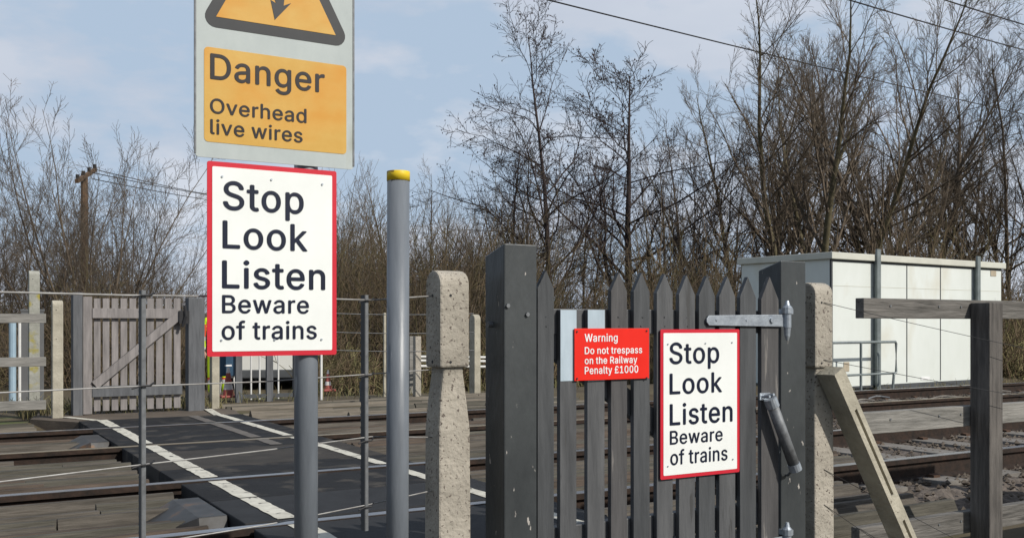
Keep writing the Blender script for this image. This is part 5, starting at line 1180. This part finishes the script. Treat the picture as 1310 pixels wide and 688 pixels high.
# ------------------------------------------------------------------ person in hi-vis, mostly behind the sign
def person(loc, rz):
    pe = empty('person', loc, 'person in yellow and red hi-vis jacket standing beside the far gate, mostly behind the sign', 'person', None, rz)
    def skin(name, joints, edges, mats, matfn, parent, sub=2):
        me = bpy.data.meshes.new(name); me.from_pydata([j[0] for j in joints], edges, [])
        o = bpy.data.objects.new(name, me); C.objects.link(o)
        sm = o.modifiers.new('skin', 'SKIN'); 
        if not me.skin_vertices: 
            bpy.context.view_layer.objects.active = o
        for i, j in enumerate(joints):
            r_ = j[1]
            me.skin_vertices[0].data[i].radius = r_ if isinstance(r_, tuple) else (r_, r_)
        me.skin_vertices[0].data[0].use_root = True
        su = o.modifiers.new('sub', 'SUBSURF'); su.levels = sub; su.render_levels = sub
        dg = bpy.context.evaluated_depsgraph_get(); m2 = bpy.data.meshes.new_from_object(o.evaluated_get(dg))
        C.objects.unlink(o); bpy.data.objects.remove(o)
        for m in mats: m2.materials.append(m)
        for p in m2.polygons: p.material_index = matfn(p.center); p.use_smooth = True
        o2 = bpy.data.objects.new(name, m2); C.objects.link(o2); o2.parent = parent; return o2
    J = [((0, 0, .93), (.15, .105)), ((0, 0, 1.12), (.14, .10)), ((0, 0, 1.32), (.175, .115)), ((0, 0, 1.45), (.12, .085)), ((0, -.01, 1.53), .058), ((0, -.02, 1.60), (.07, .08)), ((0, -.02, 1.68), (.078, .095)), ((0, -.01, 1.76), (.06, .075)),
         ((.19, 0, 1.41), .07), ((.26, -.01, 1.14), .058), ((.24, -.13, .93), .046), ((.235, -.17, .88), .036),
         ((-.19, 0, 1.41), .07), ((-.27, .0, 1.14), .058), ((-.25, -.12, .93), .046), ((-.245, -.16, .88), .036),
         ((.10, 0, .84), .10), ((.115, -.01, .48), .074), ((.12, .02, .12), .055), ((-.10, 0, .84), .10), ((-.115, -.01, .48), .074), ((-.12, .02, .12), .055)]
    E_ = [(0, 1), (1, 2), (2, 3), (3, 4), (4, 5), (5, 6), (6, 7), (2, 8), (8, 9), (9, 10), (10, 11), (2, 12), (12, 13), (13, 14), (14, 15), (0, 16), (16, 17), (17, 18), (0, 19), (19, 20), (20, 21)]
    def mf_(c):
        z = c.z
        if z > 1.50: return 0
        if abs(c.x) > .19 and 1.14 < z < 1.34: return 3
        if abs(c.x) > .17 and z < .90 and c.y < -.10: return 0
        if z > .78:
            if 1.06 < z < 1.12 or .90 < z < .94: return 2
            if 1.12 < z < 1.24 or abs(abs(c.x) - .10) < .02: return 3
            return 1
        if .30 < z < .36: return 2
        if .36 < z < .42: return 3
        return 1
    body = skin('body', J, E_, [M['skin'], M['hivis'], M['silver'], M['hired']], mf_, pe)
    for sx_ in (1, -1):
        bx_, by_, bz_ = sx_ * .238, -.19, .855
        hj = [((bx_, by_ + .02, bz_ + .03), .030), ((bx_, by_ - .02, bz_ - .03), (.026, .036))]; he = [(0, 1)]
        for k in range(4):
            o_ = (k - 1.5) * .018; L4 = (.055, .064, .06, .048)[k]; b0 = len(hj)
            hj += [((bx_ + o_, by_ - .035, bz_ - .055), .0095), ((bx_ + o_, by_ - .045, bz_ - .055 - L4 * .5), .009), ((bx_ + o_, by_ - .035, bz_ - .055 - L4), .0078)]
            he += [(1, b0), (b0, b0 + 1), (b0 + 1, b0 + 2)]
        b0 = len(hj); hj += [((bx_ - sx_ * .035, by_ - .03, bz_ - .02), .011), ((bx_ - sx_ * .045, by_ - .045, bz_ - .055), .009)]; he += [(1, b0), (b0, b0 + 1)]
        skin('hand', hj, he, [M['skin']], lambda c: 0, pe, 1)
        skin('boot', [((sx_ * .12, .03, .10), .06), ((sx_ * .122, .0, .055), (.055, .05)), ((sx_ * .127, -.09, .045), (.05, .04)), ((sx_ * .13, -.17, .038), (.042, .034))], [(0, 1), (1, 2), (2, 3)], [M['boot']], lambda c: 0, pe, 2)
        skin('ear', [((sx_ * .078, -.01, 1.66), (.01, .02)), ((sx_ * .082, -.005, 1.69), (.01, .02))], [(0, 1)], [M['skin']], lambda c: 0, pe, 1)
        skin('eye', [((sx_ * .03, -.106, 1.685), .009), ((sx_ * .033, -.107, 1.686), .009)], [(0, 1)], [M['navy']], lambda c: 0, pe, 1)
    skin('nose', [((0, -.10, 1.68), .010), ((0, -.125, 1.655), .014)], [(0, 1)], [M['skin']], lambda c: 0, pe, 1)
    skin('mouth', [((-.02, -.102, 1.625), .006), ((.02, -.102, 1.625), .006)], [(0, 1)], [M['tail_red']], lambda c: 0, pe, 1)
    skin('hair', [((0, .01, 1.73), (.082, .095)), ((0, .0, 1.80), (.06, .075)), ((0, .06, 1.66), (.075, .05))], [(0, 1), (0, 2)], [M['hair']], lambda c: 0, pe, 2)
    return pe
pp_ = D(279, 415, 17.6)
person((pp_.x, pp_.y, ground_z(pp_.x, pp_.y) - .0), R(-15))
